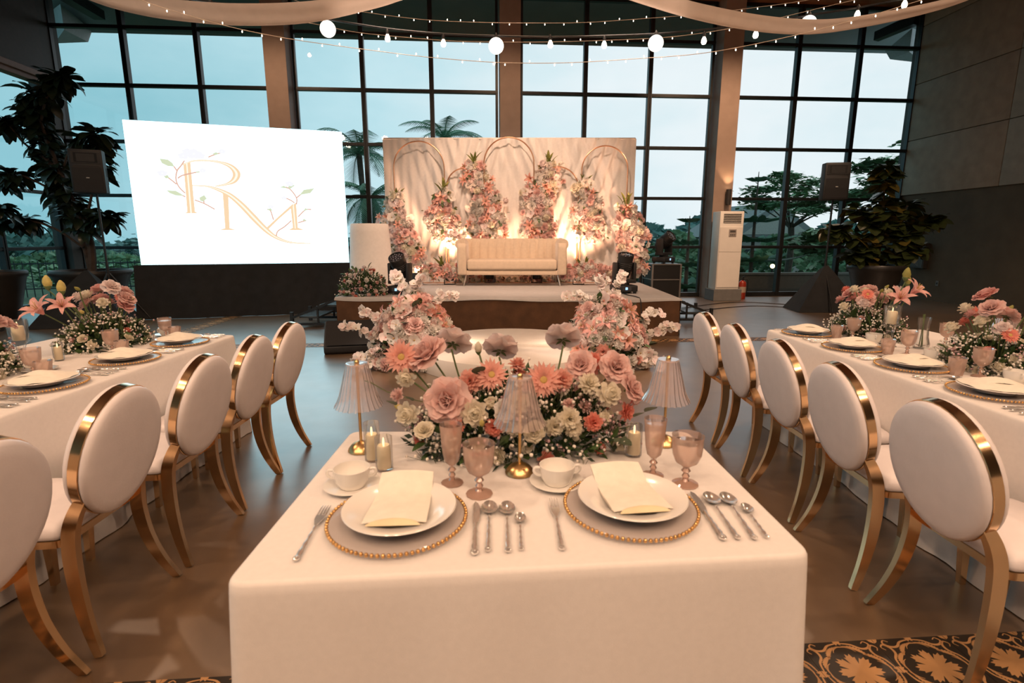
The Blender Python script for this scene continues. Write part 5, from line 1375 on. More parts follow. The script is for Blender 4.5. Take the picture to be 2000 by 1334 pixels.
# ---- arrangements on the long tables
def side_arrangement(label, loc, sd, lean=0):
    rnd = random.Random(sd)
    t = thing('table_flowers', label, 'flower arrangement', loc, 0, 'flower arrangements on the long tables')
    rx, ry, rz = 0.21, 0.27, 0.17
    foliage(t, dome_n(rx, ry, rz, 0.0, 0.0, 0.35), 650, 0.055, rnd)
    gyp(t, dome(rx*1.08, ry*1.08, rz*1.15, 0.01, 0.02, 0.9), 140, 0.0062, rnd)
    scatter(t, ['ball_white', 'carn_white', 'carn_coral', 'ball_white', 'carn_blush', 'rose_cream'], 26, dome(rx, ry, rz, 0.0, 0.0, 0.98), rx, ry, rz, 0, 0.024, 0.036, rnd, 0.06)
    for k in range(46):
        p, d = dome_n(rx, ry, rz, 0.0, 0.0, 0.8)(rnd); lf(t, rnd.choice(['long', 'dark', 'mid']), p, d, rnd.uniform(0.05, 0.085), rnd)
    hero = ['rose_pink', 'rose_blush', 'rose_blush', 'gerbera_coral', 'carn_pink', 'rose_pink', 'ball_white', 'ball_pale', 'gerbera_coral', 'bud_green', 'bud_yellow', 'ball_white', 'rose_pale', 'bud_green', 'rose_blush', 'ball_white', 'carn_coral', 'rose_pink', 'ball_white', 'rose_blush']
    for k, h in enumerate(hero):
        a = 2*PI*k/len(hero)*1.62+rnd.uniform(-.3, .3); r = rnd.uniform(0.35, 1.0)
        p = (rx*0.95*r*math.cos(a), ry*0.95*r*math.sin(a), 0.39-0.16*r+rnd.uniform(-.06, .06)+(0.04 if h.startswith('bud') else 0))
        s = {'rose': 0.062, 'gerb': 0.046, 'carn': 0.040, 'ball': 0.038, 'bud_': 0.022}[h[:4]]
        d = (math.cos(a)*0.7, math.sin(a)*0.7-0.25, 0.75) if not h.startswith('gerb') else (math.cos(a)*0.4, -0.9, 0.5)
        fl(t, h, p, d, s, rnd); stem(t, (p[0]*0.35, p[1]*0.35, 0.06), (p[0]-d[0]*s*.4, p[1]-d[1]*s*.4, p[2]-d[2]*s*0.4), 0.0034, 0.015, rnd)
    return t, rnd
t, rnd = side_arrangement('pink roses, lilies and gerberas at the stage end of the right table', (2.60, 3.80, Z0), 31)
for p, d, s in (((-0.02, -0.30, 0.30), (-.35, -.7, .65), .075), ((0.09, -0.26, 0.34), (.45, -.6, .75), .08)):
    fl(t, 'lily_pink', p, d, s, rnd); stem(t, (0.02, -0.10, 0.06), (p[0]-d[0]*s*.2, p[1]-d[1]*s*.2, p[2]-d[2]*s*.2), 0.004, 0.01, rnd)
for p, d, s in (((0.12, -0.14, 0.45), (.1, 0, 1), .050), ((0.15, -0.12, 0.40), (.2, 0, 1), .040)):
    fl(t, 'bud_green', p, d, s, rnd); stem(t, (0.05, -0.05, 0.06), (p[0], p[1], p[2]-s*0.9), 0.004, 0.01, rnd)
t, rnd = side_arrangement('tall pink roses over white blooms, nearer arrangement on the right table', (2.62, 2.78, Z0), 45)
t, rnd = side_arrangement('pink roses and lily buds at the stage end of the left table', (-2.67, 3.42, Z0), 52)
for p, d, s in (((-0.08, -0.36, 0.27), (-.2, -.6, .7), .085), ((0.03, -0.34, 0.30), (.4, -.6, .6), .07)):
    fl(t, 'lily_pink', p, d, s, rnd); stem(t, (0.0, -0.12, 0.06), (p[0], p[1], p[2]), 0.004, 0.01, rnd)
for p, s in (((-0.06, -0.22, 0.40), .050), ((-0.14, -0.22, 0.43), .046)):
    fl(t, 'bud_yellow', p, (0, 0, 1), s, rnd); stem(t, (0.0, -0.05, 0.06), (p[0], p[1], p[2]-s*0.9), 0.004, 0.01, rnd)
side_arrangement('pink and white flowers at the left photo edge on the left table', (-2.78, 2.55, Z0), 63)

# ---- two floor arrangements beside the round platform
def floor_arrangement(label, loc, sd, side):
    rnd = random.Random(sd)
    t = thing('floor_flowers', label, 'flower arrangement', loc, 0, 'floor flowers beside the round platform')
    rx, ry, rz = 0.46, 0.42, 0.80
    foliage(t, dome_n(rx, ry, rz, 0.0, 0.0, 0.4), 700, 0.09, rnd)
    up = dome(rx, ry, rz, 0.0, 0.42, 0.93); dn = dome(rx*1.1, ry*1.1, rz, 0.0, 0.0, 0.93)
    scatter(t, ['rose_blush', 'blossom_pink', 'carn_blush', 'lily_peach', 'blossom_pink', 'blossom_white', 'carn_pure', 'lily_pink'], 105, up, rx, ry, rz, 0, 0.075, 0.115, rnd, 0.06)
    scatter(t, ['ball_pure', 'carn_pure', 'rose_blush', 'carn_pure', 'carn_peach', 'blossom_white', 'ball_pale', 'lily_peach'], 90, dn, rx, ry, rz, 0, 0.06, 0.095, rnd, 0.06)
    # white blossom sprays leaning outwards
    sprays = [((side*0.40, -0.1, 0.30), (side*0.78, -0.12, 0.46)), ((side*0.35, -0.2, 0.15), (side*0.62, -0.32, 0.10)), ((side*0.05, 0, 0.75), (side*0.20, 0.05, 1.02)), ((-side*0.2, 0, 0.72), (-side*0.50, 0, 0.78)), ((-side*0.02, 0, 0.78), (-side*0.10, 0, 1.0)), ((side*0.35, -0.05, 0.45), (side*0.60, -0.02, 0.62)), ((side*0.3, -0.2, 0.05), (side*0.55, -0.40, 0.04))]
    for a, b in sprays:
        a = Vector(a); b = Vector(b); m = (a+b)/2+Vector((0, 0, 0.05))
        P = spline([a, m, b], 5)
        MB().tube(P, 0.005, 5).build('stem', M_twig, t)
        for k, p in enumerate(P[1:]):
            for j in range(2): fl(t, 'blossom_white' if k % 3 else 'blossom_pink', p+Vector((rnd.gauss(0, .022), rnd.gauss(0, .022), rnd.gauss(0, .022))), (rnd.gauss(0, .6), -0.8, rnd.gauss(0, .6)+0.4), rnd.uniform(0.04, 0.06), rnd)
    for k in range(40):
        p, d = dome_n(rx, ry, rz, 0.0, 0.0, 0.9)(rnd); lf(t, rnd.choice(['long', 'mid', 'round', 'lily']), p, d, rnd.uniform(0.09, 0.16), rnd)
floor_arrangement('big blush and white floor flowers left of the round platform', (-1.14, 6.05, 0.0), 71, -1)
floor_arrangement('big blush and white floor flowers right of the round platform', (1.09, 6.05, 0.0), 72, 1)

# ---- flowers on the stage
def column_flowers(label, pts, rad, n, sd, y=10.76, kinds=None, s0=0.065, s1=0.115, greens=8):
    """cluster of blooms climbing along a line of (x, z) points"""
    rnd = random.Random(sd)
    x0 = pts[0][0]; z0 = min(p[1] for p in pts)
    t = thing('backdrop_flowers', label, 'flower arrangement', (x0, y, z0), 0, 'flower clusters on the backdrop')
    P = spline([(p[0]-x0, 0, p[1]-z0) for p in pts], 8)
    RR = [pts[min(int(i/8), len(pts)-1)][2] if len(pts[0]) > 2 else rad for i in range(len(P))]
    def f(rnd):
        i = rnd.randrange(len(P)); a = rnd.uniform(-PI, 0); q = math.sqrt(rnd.uniform(0.1, 1.0))
        r = RR[i]*q
        p = P[i]+Vector((r*math.cos(a)*rnd.uniform(0.8, 1.25), 0.40*r*math.sin(a), rnd.gauss(0, 0.05)))
        return p, Vector((math.cos(a)*0.7*q, -0.8, rnd.gauss(0, .35)))
    def fo(rnd):
        p, d = f(rnd); p = p*1.0; p.y = rnd.uniform(-0.06, 0.05); return p, d+Vector((rnd.gauss(0, .8), 0, rnd.gauss(0, .8)))
    foliage(t, fo, int(n*2), 0.09, rnd, [M_green, pm('olive leaf', (0.17, 0.13, 0.05), 0.5)])
    kinds = kinds or ['rose_blush', 'ball_pure', 'carn_pure', 'carn_blush', 'ball_pale', 'blossom_pink', 'blossom_white', 'rose_white', 'ball_white', 'lily_peach']
    done = []
    for k in range(n):
        for _ in range(10):
            p, d = f(rnd)
            if all((p-q).length > 0.075 for q in done): break
        done.append(p); fl(t, rnd.choice(kinds), p, d, rnd.uniform(s0, s1), rnd)
    for k in range(greens):
        p, d = f(rnd); lf(t, 'long', p, (d[0]*1.3, -0.5, rnd.gauss(0.2, .7)), rnd.uniform(0.12, 0.2), rnd)
    top = max(P, key=lambda q: q.z)
    for k in range(5):
        lf(t, 'lily', top+Vector((rnd.gauss(0, .03), -0.06, 0.02)), ((k-2)*0.35, -0.15, 1.0), rnd.uniform(0.22, 0.30), rnd)
    return t
column_flowers('white and blush flower column at the left edge of the backdrop', [(-2.28, 2.18, .20), (-2.36, 1.85, .30), (-2.20, 1.55, .32), (-2.06, 1.20, .26), (-2.10, 0.85, .22)], .26, 92, 81)
column_flowers('blush flower cluster hanging where the left tall arch meets the short arch', [(-1.36, 2.32, .16), (-1.40, 2.0, .30), (-1.36, 1.72, .28), (-1.24, 1.42, .18)], .24, 66, 82)
column_flowers('tall white flower column left of the sofa centre, lilies on top', [(-0.74, 2.88, .20), (-0.66, 2.60, .26), (-0.50, 2.25, .32), (-0.50, 1.9, .36), (-0.52, 1.58, .30), (-0.46, 1.36, .22)], .28, 108, 83, 10.90)
column_flowers('tall blush flower column right of the sofa centre', [(0.74, 2.84, .22), (0.66, 2.55, .30), (0.52, 2.25, .28), (0.54, 1.9, .34), (0.56, 1.6, .30), (0.52, 1.36, .20)], .28, 108, 84, 10.90)
column_flowers('blush flower cluster hanging from the right tall arch', [(1.40, 2.44, .16), (1.50, 2.1, .28), (1.50, 1.80, .30), (1.62, 1.50, .18)], .24, 70, 85)
column_flowers('white and blush flower column at the right edge of the backdrop', [(2.22, 2.08, .16), (2.34, 1.80, .30), (2.40, 1.45, .30), (2.44, 1.10, .22), (2.46, 0.80, .20)], .25, 92, 86)
BK = ['ball_pure', 'ball_blush', 'carn_blush', 'ball_white', 'rose_blush', 'carn_pink', 'lily_peach', 'ball_pure']
column_flowers('bank of blush blooms on the stage floor left of the sofa', [(-1.72, 0.80, .20), (-1.50, 0.84, .25), (-1.30, 0.86, .26), (-1.12, 0.82, .24)], .2, 105, 87, 10.22, BK, 0.06, 0.085, 4)
column_flowers('bank of blush blooms on the stage floor right of the sofa', [(1.14, 0.82, .24), (1.36, 0.86, .26), (1.62, 0.84, .25), (1.86, 0.80, .20)], .2, 105, 88, 10.22, BK, 0.06, 0.085, 4)
column_flowers('low row of blooms on the stage floor showing beneath the sofa', [(-1.05, 0.64, .07), (-0.3, 0.63, .07), (0.4, 0.63, .07), (1.05, 0.64, .07)], .07, 44, 89, 10.84, BK, 0.05, 0.07, 2)
rnd = random.Random(95)
t = thing('stage_bouquet', 'round bouquet of small pink roses and greenery on the stage corner', 'flower arrangement', (-2.36, 8.42, SZ))
foliage(t, dome_n(0.36, 0.30, 0.40, 0.0, 0.0, 0.4), 900, 0.08, rnd, [M_green, pm('grey-green leaf', (0.07, 0.10, 0.06), 0.5)])
gyp(t, dome(0.36, 0.31, 0.42, 0.0, 0.0, 0.9), 80, 0.010, rnd)
scatter(t, ['carn_pink', 'ball_blush', 'carn_peach', 'ball_pale', 'carn_coral', 'ball_pure'], 58, dome(0.38, 0.32, 0.44, 0.0, 0.0, 0.95), 0.38, 0.32, 0.44, 0, 0.026, 0.042, rnd, 0.06)
for k in range(24):
    p, d = dome_n(0.38, 0.32, 0.44, 0.0, 0.0, 0.9)(rnd); lf(t, 'long', p, d, rnd.uniform(0.09, 0.14), rnd)
# ---- one fallen leaf on the floor right of the flowers
o = obj('fallen_leaf', LEAF['round'], None, (2.05, 7.35, 0.006), (0, 0, 1.9), 0.34); tag(o, 'single pale green leaf lying on the floor by the stage corner', 'leaf')
# ================================================================== POTTED TREES
M_pot = pm('dark stoneware', (0.035, 0.032, 0.030), 0.4, 0, 0.2, 3, 0.1)
M_soil = pm('dark soil', (0.02, 0.015, 0.01), 0.9)
M_bark = pm('grey-brown bark', (0.085, 0.060, 0.045), 0.85, 0, 0.3, 8, 0.4)
LF_rub = leaf_mesh(pm('rubber plant leaf', (0.020, 0.034, 0.018), 0.28, 0, 0.35, 5), 0.21, 55, 0.18)
LF_fid = leaf_mesh(pm('fiddle leaf', (0.036, 0.050, 0.014), 0.35, 0, 0.4, 5), 0.36, 45, 0.10)
LF_yel = leaf_mesh(pm('yellowing leaf', (0.12, 0.095, 0.018), 0.4, 0, 0.3, 5), 0.36, 45, 0.10)
def pot(label, loc, r, h, group='large dark planters'):
    t = thing('planter', label, 'planter', loc, 0, group)
    MB().lathe([(0.0, 0.0), (r*0.52, 0.0), (r*0.55, 0.02), (r*0.74, h*0.45), (r*0.93, h*0.86), (r*0.97, h*0.88), (r, h*0.92), (r, h*0.97), (r*0.97, h), (r*0.90, h), (r*0.87, h*0.93), (r*0.80, h*0.90)], 40, cap=False).build('bowl', M_pot, t, smooth=0.8)
    MB().lathe([(0.0, h*0.915), (r*0.86, h*0.90)], 32, cap=False).build('soil', M_soil, t)
    return t
def leafy_tree(name, label, loc, branches, leafs, n_per, size, sd, droop):
    rnd = random.Random(sd)
    t = thing(name, label, 'potted tree', loc)
    cnt = 0
    for pts, r0, r1, lv in branches:
        P = spline(pts, 6); k = len(P)
        MB().tube(P, [r0+(r1-r0)*i/(k-1) for i in range(k)], 7).build('trunk' if r0 > 0.03 else 'branch', M_bark, t)
        for i in range(k):
            if i/(k-1) < lv: continue
            m = n_per if i < k-1 else n_per+4
            for j in range(m):
                a = rnd.uniform(0, 2*PI); d = Vector((math.cos(a), math.sin(a), rnd.uniform(-droop, 0.5)))
                q = d.to_track_quat('Y', 'Z'); e = (q.to_matrix() @ Matrix.Rotation(rnd.uniform(-0.6, 0.6), 3, 'Y')).to_euler()
                obj('leaf', rnd.choice(leafs), t, P[i]+d*0.03, e, size*rnd.uniform(0.7, 1.15)); cnt += 1
    return cnt
pot('wide dark bowl planter of the tall tree beside the screen', (-8.14, 10.3, 0), 0.66, 0.86)
c1 = leafy_tree('rubber_tree', 'tall dark-leaved rubber tree climbing the corner beside the screen', (-8.14, 10.3, 0.79), [
    ([(0, 0, 0), (0.05, 0, 0.6), (-0.15, 0, 1.3), (-0.35, 0, 2.0), (-0.55, 0, 2.8), (-0.6, 0, 3.3)], 0.075, 0.025, 0.25),
    ([(-0.05, 0.05, 0), (-0.2, 0.1, 0.8), (-0.5, 0.1, 1.6), (-0.65, 0.1, 2.4), (-0.75, 0.05, 3.0)], 0.055, 0.02, 0.3),
    ([(0.0, 0, 0.9), (0.3, -0.1, 1.5), (0.45, -0.1, 2.0), (0.55, -0.1, 2.35)], 0.028, 0.010, 0.5),
    ([(-0.55, 0, 2.7), (-0.3, -0.1, 3.1), (-0.05, -0.1, 3.45), (0.10, -0.1, 3.5)], 0.026, 0.010, 0.35),
    ([(-0.3, 0, 1.8), (0.0, -0.1, 2.25), (0.35, -0.1, 2.5), (0.62, -0.15, 2.55)], 0.022, 0.010, 0.6),
    ([(-0.4, 0, 1.5), (-0.8, -0.1, 1.75), (-1.15, -0.1, 1.85), (-1.35, -0.1, 1.7)], 0.024, 0.010, 0.5),
    ([(-0.4, 0, 2.0), (-0.9, 0, 2.4), (-1.15, 0, 2.75), (-1.25, 0, 2.7)], 0.022, 0.010, 0.6),
    ([(-0.1, 0, 0.5), (-0.5, -0.1, 0.85), (-1.0, -0.1, 1.0), (-1.3, -0.1, 0.95)], 0.024, 0.010, 0.6),
    ([(0.0, 0, 0.5), (0.25, -0.1, 0.95), (0.45, -0.1, 1.1), (0.52, -0.1, 1.0)], 0.022, 0.010, 0.6)], [LF_rub], 8, 0.36, 11, 1.1)
pot('dark planter half hidden behind the left table flowers, at the photo edge', (-9.35, 9.6, 0), 0.46, 0.88)
c2 = leafy_tree('rubber_tree', 'smaller dark-leaved tree at the left photo edge, by the side glazing', (-9.36, 9.6, 0.79), [
    ([(0, 0, 0), (0.02, 0, 0.5), (-0.06, 0, 1.0), (-0.12, 0, 1.5)], 0.035, 0.014, 0.55),
    ([(-0.03, 0, 0.8), (0.2, 0, 1.1), (0.32, 0, 1.2)], 0.016, 0.008, 0.6)], [LF_rub], 5, 0.34, 12, 1.1)
pot('dark round planter in the corner by the grey wall', (7.87, 11.5, 0), 0.55, 0.90)
c3 = leafy_tree('fiddle_leaf_tree', 'bushy broad-leaved tree in the planter by the grey wall', (7.87, 11.5, 0.82), [
    ([(0, 0, 0), (0.02, 0, 0.5), (0.0, 0, 1.1), (-0.05, 0, 1.7), (-0.02, 0, 2.1)], 0.04, 0.015, 0.25),
    ([(0, 0, 0.2), (-0.35, -0.1, 0.5), (-0.8, -0.1, 0.75), (-1.1, -0.1, 0.8)], 0.025, 0.01, 0.3),
    ([(0, 0, 0.3), (0.4, -0.1, 0.6), (0.75, -0.1, 0.95), (1.0, -0.1, 1.0)], 0.025, 0.01, 0.3),
    ([(0, 0, 0.5), (-0.3, -0.1, 0.9), (-0.6, -0.1, 1.25)], 0.02, 0.01, 0.3),
    ([(0, 0, 0.6), (0.3, 0, 1.0), (0.5, 0, 1.35)], 0.02, 0.01, 0.3),
    ([(0, 0, 0.1), (0.35, -0.15, 0.25), (0.7, -0.15, 0.4)], 0.02, 0.01, 0.3),
    ([(0, 0, 0.1), (-0.35, -0.15, 0.25), (-0.6, -0.15, 0.3)], 0.02, 0.01, 0.3)], [LF_fid, LF_fid, LF_fid, LF_yel], 7, 0.34, 13, 0.9)
# black cloth heaped over a case at the left edge
def heap(u, v):
    a = 2*PI*u; s = (1-v)**0.5*0.55+0.45 if v < 0.95 else 0.0
    r = 0.62*s*(1+0.10*math.sin(5*a)+0.05*math.sin(11*a))
    return (r*math.cos(a), r*0.8*math.sin(a), 1.02*v**0.8)
o = MB().grid(heap, 40, 10).build('covered_equipment', M_blackcloth, None, (-8.80, 8.2, 0), smooth=2); tag(o, 'equipment under a black cloth at the left edge, behind the table flowers', 'covered equipment')

# ================================================================== STRING LIGHTS AND DRAPES OVERHEAD
cable = [(-4.6, 5.5, 4.15), (-3.834, 5.5, 3.851), (-3.372, 5.5, 3.721), (-2.841, 5.5, 3.639), (-2.288, 5.5, 3.551), (-1.749, 5.5, 3.489), (-1.184, 5.5, 3.409), (-0.654, 5.5, 3.364), (-0.151, 5.5, 3.346), (0.367, 5.5, 3.337), (0.879, 5.5, 3.346), (1.372, 5.5, 3.364), (1.828, 5.5, 3.4), (2.317, 5.5, 3.449), (2.81, 5.5, 3.524), (3.267, 5.5, 3.59), (3.702, 5.5, 3.669), (4.091, 5.5, 3.743), (4.8, 5.5, 3.92)]
globes = [(-1.753, 5.5, 3.436), (-0.152, 5.5, 3.288), (1.375, 5.5, 3.311), (2.815, 5.5, 3.48)]
bulbs = [(-2.846, 5.5, 3.595), (-2.292, 5.5, 3.511), (-1.188, 5.5, 3.337), (-0.656, 5.5, 3.293), (0.367, 5.5, 3.284), (0.882, 5.5, 3.279), (1.834, 5.5, 3.315), (2.324, 5.5, 3.369), (3.273, 5.5, 3.542), (3.707, 5.5, 3.63)]
M_bulb = glow('warm bulb', (1.0, 0.80, 0.58), 7.0)
M_fairy = glow('fairy bulb', (1.0, 0.82, 0.62), 9.0)
M_globe = glow('lit globe', (1.0, 0.88, 0.76), 1.5)
fs_ = thing('festoon_string', 'black festoon cable with warm bulbs and hanging white globes across the hall', 'string lights', (0, 5.5, 3.3))
rel = lambda p: (p[0], p[1]-5.5, p[2]-3.3)
MB().tube(spline([rel(p) for p in cable], 4), 0.009, 6).build('cable', M_black, fs_)
bm_ = MB(); bm_.lathe([(0.0, -0.045), (0.018, -0.040), (0.026, -0.022), (0.022, 0.0), (0.012, 0.02), (0.011, 0.028)], 12, cap=False); BULB = bm_.mesh('bulb', M_bulb, smooth=3)
so_ = MB(); so_.lathe([(0.013, 0.022), (0.015, 0.03), (0.015, 0.06), (0.006, 0.075)], 10); SOCK = so_.mesh('lamp_socket', M_black)
for p in bulbs:
    b = obj('bulb', BULB, fs_, rel(p)); obj('lamp_socket', SOCK, b)
def lantern(p, i):
    t = thing('globe_lantern', ['round white globe lamp above the screen', 'round white globe lamp in front of the middle column', 'round white globe lamp above the right end of the backdrop', 'round white globe lamp nearest the grey wall'][i], 'globe lamp', p, 0, 'white globe lamps')
    MB().ball((0, 0, 0), 0.073, 24, 16).build('globe', M_globe, t, smooth=3)
    MB().lathe([(0.02, 0.068), (0.022, 0.075), (0.014, 0.10), (0.006, 0.115)], 12).build('lamp_socket', M_black, t)
for i, p in enumerate(globes): lantern((p[0], p[1], p[2]-0.03), i)
fairy = {
    'middle': [(-3.373, 6.2, 3.953), (-3.053, 6.2, 3.889), (-2.733, 6.2, 3.819), (-2.383, 6.2, 3.75), (-2.085, 6.2, 3.7), (-1.705, 6.2, 3.629), (-1.322, 6.2, 3.589), (-0.662, 6.2, 3.539), (-0.166, 6.2, 3.528), (0.331, 6.2, 3.528), (0.993, 6.2, 3.544), (1.653, 6.2, 3.574), (2.199, 6.2, 3.639), (2.74, 6.2, 3.74), (3.275, 6.2, 3.859), (3.594, 6.2, 3.928), (3.805, 6.2, 3.977), (4.6, 6.2, 4.2)],
    'lowest': [(-3.9, 5.0, 3.74), (-3.237, 5.0, 3.474), (-2.823, 5.0, 3.343), (-2.392, 5.0, 3.234), (-1.956, 5.0, 3.153), (-1.604, 5.0, 3.104), (-1.161, 5.0, 3.05), (-0.716, 5.0, 3.001), (-0.134, 5.0, 2.96), (0.448, 5.0, 2.956), (1.074, 5.0, 2.989), (1.697, 5.0, 3.038), (2.377, 5.0, 3.161), (3.003, 5.0, 3.311), (3.512, 5.0, 3.455), (4.2, 5.0, 3.66)],
    'uppermost': [(-3.4, 6.8, 4.45), (-2.625, 6.8, 4.207), (-2.274, 6.8, 4.104), (-1.798, 6.8, 4.06), (-1.38, 6.8, 4.006), (-0.901, 6.8, 3.962), (-0.301, 6.8, 3.94), (0.241, 6.8, 3.935), (0.842, 6.8, 3.94), (1.502, 6.8, 3.979), (2.04, 6.8, 4.017), (2.398, 6.8, 4.05), (2.872, 6.8, 4.104), (3.345, 6.8, 4.164), (4.3, 6.8, 4.32)]}
fb = MB(); fb.ball((0, 0, 0), (0.0052, 0.0052, 0.009), 6, 5); FB = fb.mesh('fairy_bulb', M_fairy, smooth=3)
rnd = random.Random(3)
for nm, pts in fairy.items():
    y0 = pts[0][1]
    t = thing('fairy_light_strand', 'thin wire of tiny warm fairy lights overhead, %s of the three strands' % nm, 'fairy lights', (0, y0, 3.0), 0, 'fairy light strands')
    P = spline([(p[0], 0, p[2]-3.0) for p in pts], 8)
    MB().tube(P, 0.0028, 5).build('wire', pm('pale wire', (0.6, 0.48, 0.38), 0.5), t)
    acc = 0
    for i in range(1, len(P)):
        acc += (P[i]-P[i-1]).length
        if acc > 0.15:
            acc = 0; s = rnd.choice((-1, 1, -1)); obj('fairy_bulb', FB, t, P[i]+Vector((0, 0, 0.016*s)), (0, 0, 0))
def swag(name, label, low, y0, wid, up, taper):
    """fabric swag slung under the ceiling, seen from below"""
    P = spline([(p[0], 0, p[1]) for p in low], 8); k = len(P)
    def f(u, v):
        i = min(int(u*(k-1)), k-2); t = u*(k-1)-i; p = P[i].lerp(P[i+1], t)
        e = 0.35+0.65*math.sin(PI*u)**0.8
        return (p.x+0.10*v*taper, y0-wid*v*e, p.z+up*v*e-0.02*math.sin(PI*v)+0.008*math.sin(9*v+5*u))
    o = MB().grid(f, k*2, 8).build(name, pm('blush ceiling drape', (0.74, 0.60, 0.50), 0.8, 0, 0.04, 10, trans=0.25), None, smooth=3)
    tag(o, label, 'drape', 'ceiling drapes')
swag('ceiling_drape', 'blush fabric swag hanging overhead above the screen side', [(-4.9, 4.05), (-4.3, 3.74), (-3.875, 3.568), (-3.572, 3.461), (-3.215, 3.385), (-2.852, 3.344), (-2.532, 3.323), (-2.118, 3.327), (-1.747, 3.36), (-1.375, 3.436), (-1.051, 3.519), (-0.6, 3.68), (0.0, 4.0)], 5.2, 0.16, 0.13, 1)
swag('ceiling_drape', 'blush fabric swag hanging overhead towards the grey wall', [(0.0, 3.95), (0.5, 3.72), (0.866, 3.585), (1.189, 3.485), (1.562, 3.385), (1.982, 3.302), (2.401, 3.255), (2.77, 3.259), (3.223, 3.327), (3.625, 3.411), (3.976, 3.51), (4.4, 3.68), (5.0, 4.0)], 5.2, 0.12, 0.09, 1)

# ================================================================== OUTSIDE
M_lawn = pm('dusk lawn', (0.035, 0.075, 0.030), 0.9, 0, 0.3, 0.6)
g_ = MB(); g_.add([(-160, 13.9, -0.35), (160, 13.9, -0.35), (160, 60, -1.2), (160, 300, -3.0), (-160, 300, -3.0), (-160, 60, -1.2)], [(0, 1, 2, 5), (5, 2, 3, 4)])
struct(g_.build('ground', M_lawn, smooth=0), 'dark green lawn outside the windows')
g_ = MB(); g_.add([(-160, -40, -0.35), (-11.5, -40, -0.35), (-11.5, 13.9, -0.35), (-160, 13.9, -0.35)], [(0, 1, 2, 3)])
struct(g_.build('ground', M_lawn, smooth=0), 'lawn outside the left glazing')
g_ = MB(); g_.prism([hp(XL-0.6, 0.2, 0)[:2], hp(XR+0.6, 0.2, 0)[:2], hp(XR+0.6, 0.9, 0)[:2], hp(XL-0.6, 0.9, 0)[:2]], -0.4, -0.03)
struct(g_.build('path', pm('outdoor paving', (0.14, 0.13, 0.12), 0.8), smooth=0), 'paved strip along the window wall')
M_tl = [pm('tree leaf', (0.128, 0.225, 0.112), 0.6, 0, 0.4, 0.5), pm('tree leaf light', (0.173, 0.307, 0.165), 0.6, 0, 0.4, 0.5)]
M_pine = [pm('pine needle', (0.083, 0.195, 0.128), 0.6, 0, 0.4, 0.5), pm('pine needle light', (0.128, 0.27, 0.173), 0.6, 0, 0.4, 0.5)]
M_far = [pm('haze-tinted leaf', (0.10, 0.21, 0.19), 0.7, 0, 0.3, 0.3), pm('haze-tinted leaf light', (0.13, 0.25, 0.225), 0.7, 0, 0.3, 0.3)]  # distance haze is put into the bluish leaf colour
def leaves_at(mb, c, r, n, s, rnd, flat=0.5):
    for k in range(n):
        p = Vector(c)+Vector((rnd.gauss(0, r*0.5), rnd.gauss(0, r*0.5), rnd.gauss(0, r*0.5*flat)))
        a = rnd.uniform(0, 6.28); d = Vector((math.cos(a), math.sin(a), rnd.uniform(-.4, .4)))*s*rnd.uniform(.6, 1.3); u = Vector((-d.y, d.x, rnd.uniform(-.5, .5)*s))*0.4
        mb.add([tuple(p-d), tuple(p+u), tuple(p+d), tuple(p-u)], [(0, 1, 2, 3)], k % 2)
def shade_tree(label, loc, h, w, sd, mats=None, n=26, per=120, leaf=0.20, flat=0.28):
    """spreading crown in flat layers on forked limbs"""
    rnd = random.Random(sd); mats = mats or M_tl
    t = thing('shade_tree', label, 'tree', loc, 0, 'trees outside the windows')
    MB().tube(spline([(0, 0, -0.5), (0.1, 0, h*0.3), (0, 0, h*0.55)], 5), [0.16]*5+[0.14]*5+[0.1], 7).build('trunk', M_bark, t)
    cr = MB()
    for k in range(n):
        a = rnd.uniform(0, 6.28); r = w*math.sqrt(rnd.uniform(0.02, 1)); z = h*(0.62+0.38*rnd.random()*(1-(r/w)**2*0.6))
        c = (r*math.cos(a), r*math.sin(a), z)
        leaves_at(cr, c, w*0.28, per, leaf, rnd, flat)
        if k < 9: MB().tube(spline([(0, 0, h*0.5), (c[0]*0.4, c[1]*0.4, h*0.6), (c[0]*0.9, c[1]*0.9, c[2]-0.05)], 4), [0.07, 0.06, 0.05, 0.04, 0.035, 0.03, 0.025, 0.02, 0.015], 5).build('limb', M_bark, t)
    cr.build('crown', mats, t, smooth=0)
def bush(label, loc, rx, h, sd, mats=None, n=900, leaf=0.2):
    rnd = random.Random(sd)
    t = thing('bush', label, 'bush', loc, 0, 'bushes outside the windows')
    cr = MB()
    for k in range(14):
        a = rnd.uniform(0, 6.28); r = rx*math.sqrt(rnd.random()); leaves_at(cr, (r*math.cos(a), 0.5*r*math.sin(a), h*(0.15+0.65*rnd.random()*(1-0.5*(r/rx)**2))), rx*0.4, n//14, leaf, rnd, 0.7)
    cr.build('crown', mats or M_tl, t, smooth=0)
    MB().tube([(0, 0, -0.6), (0, 0, h*0.5)], 0.08, 6).build('trunk', M_bark, t)
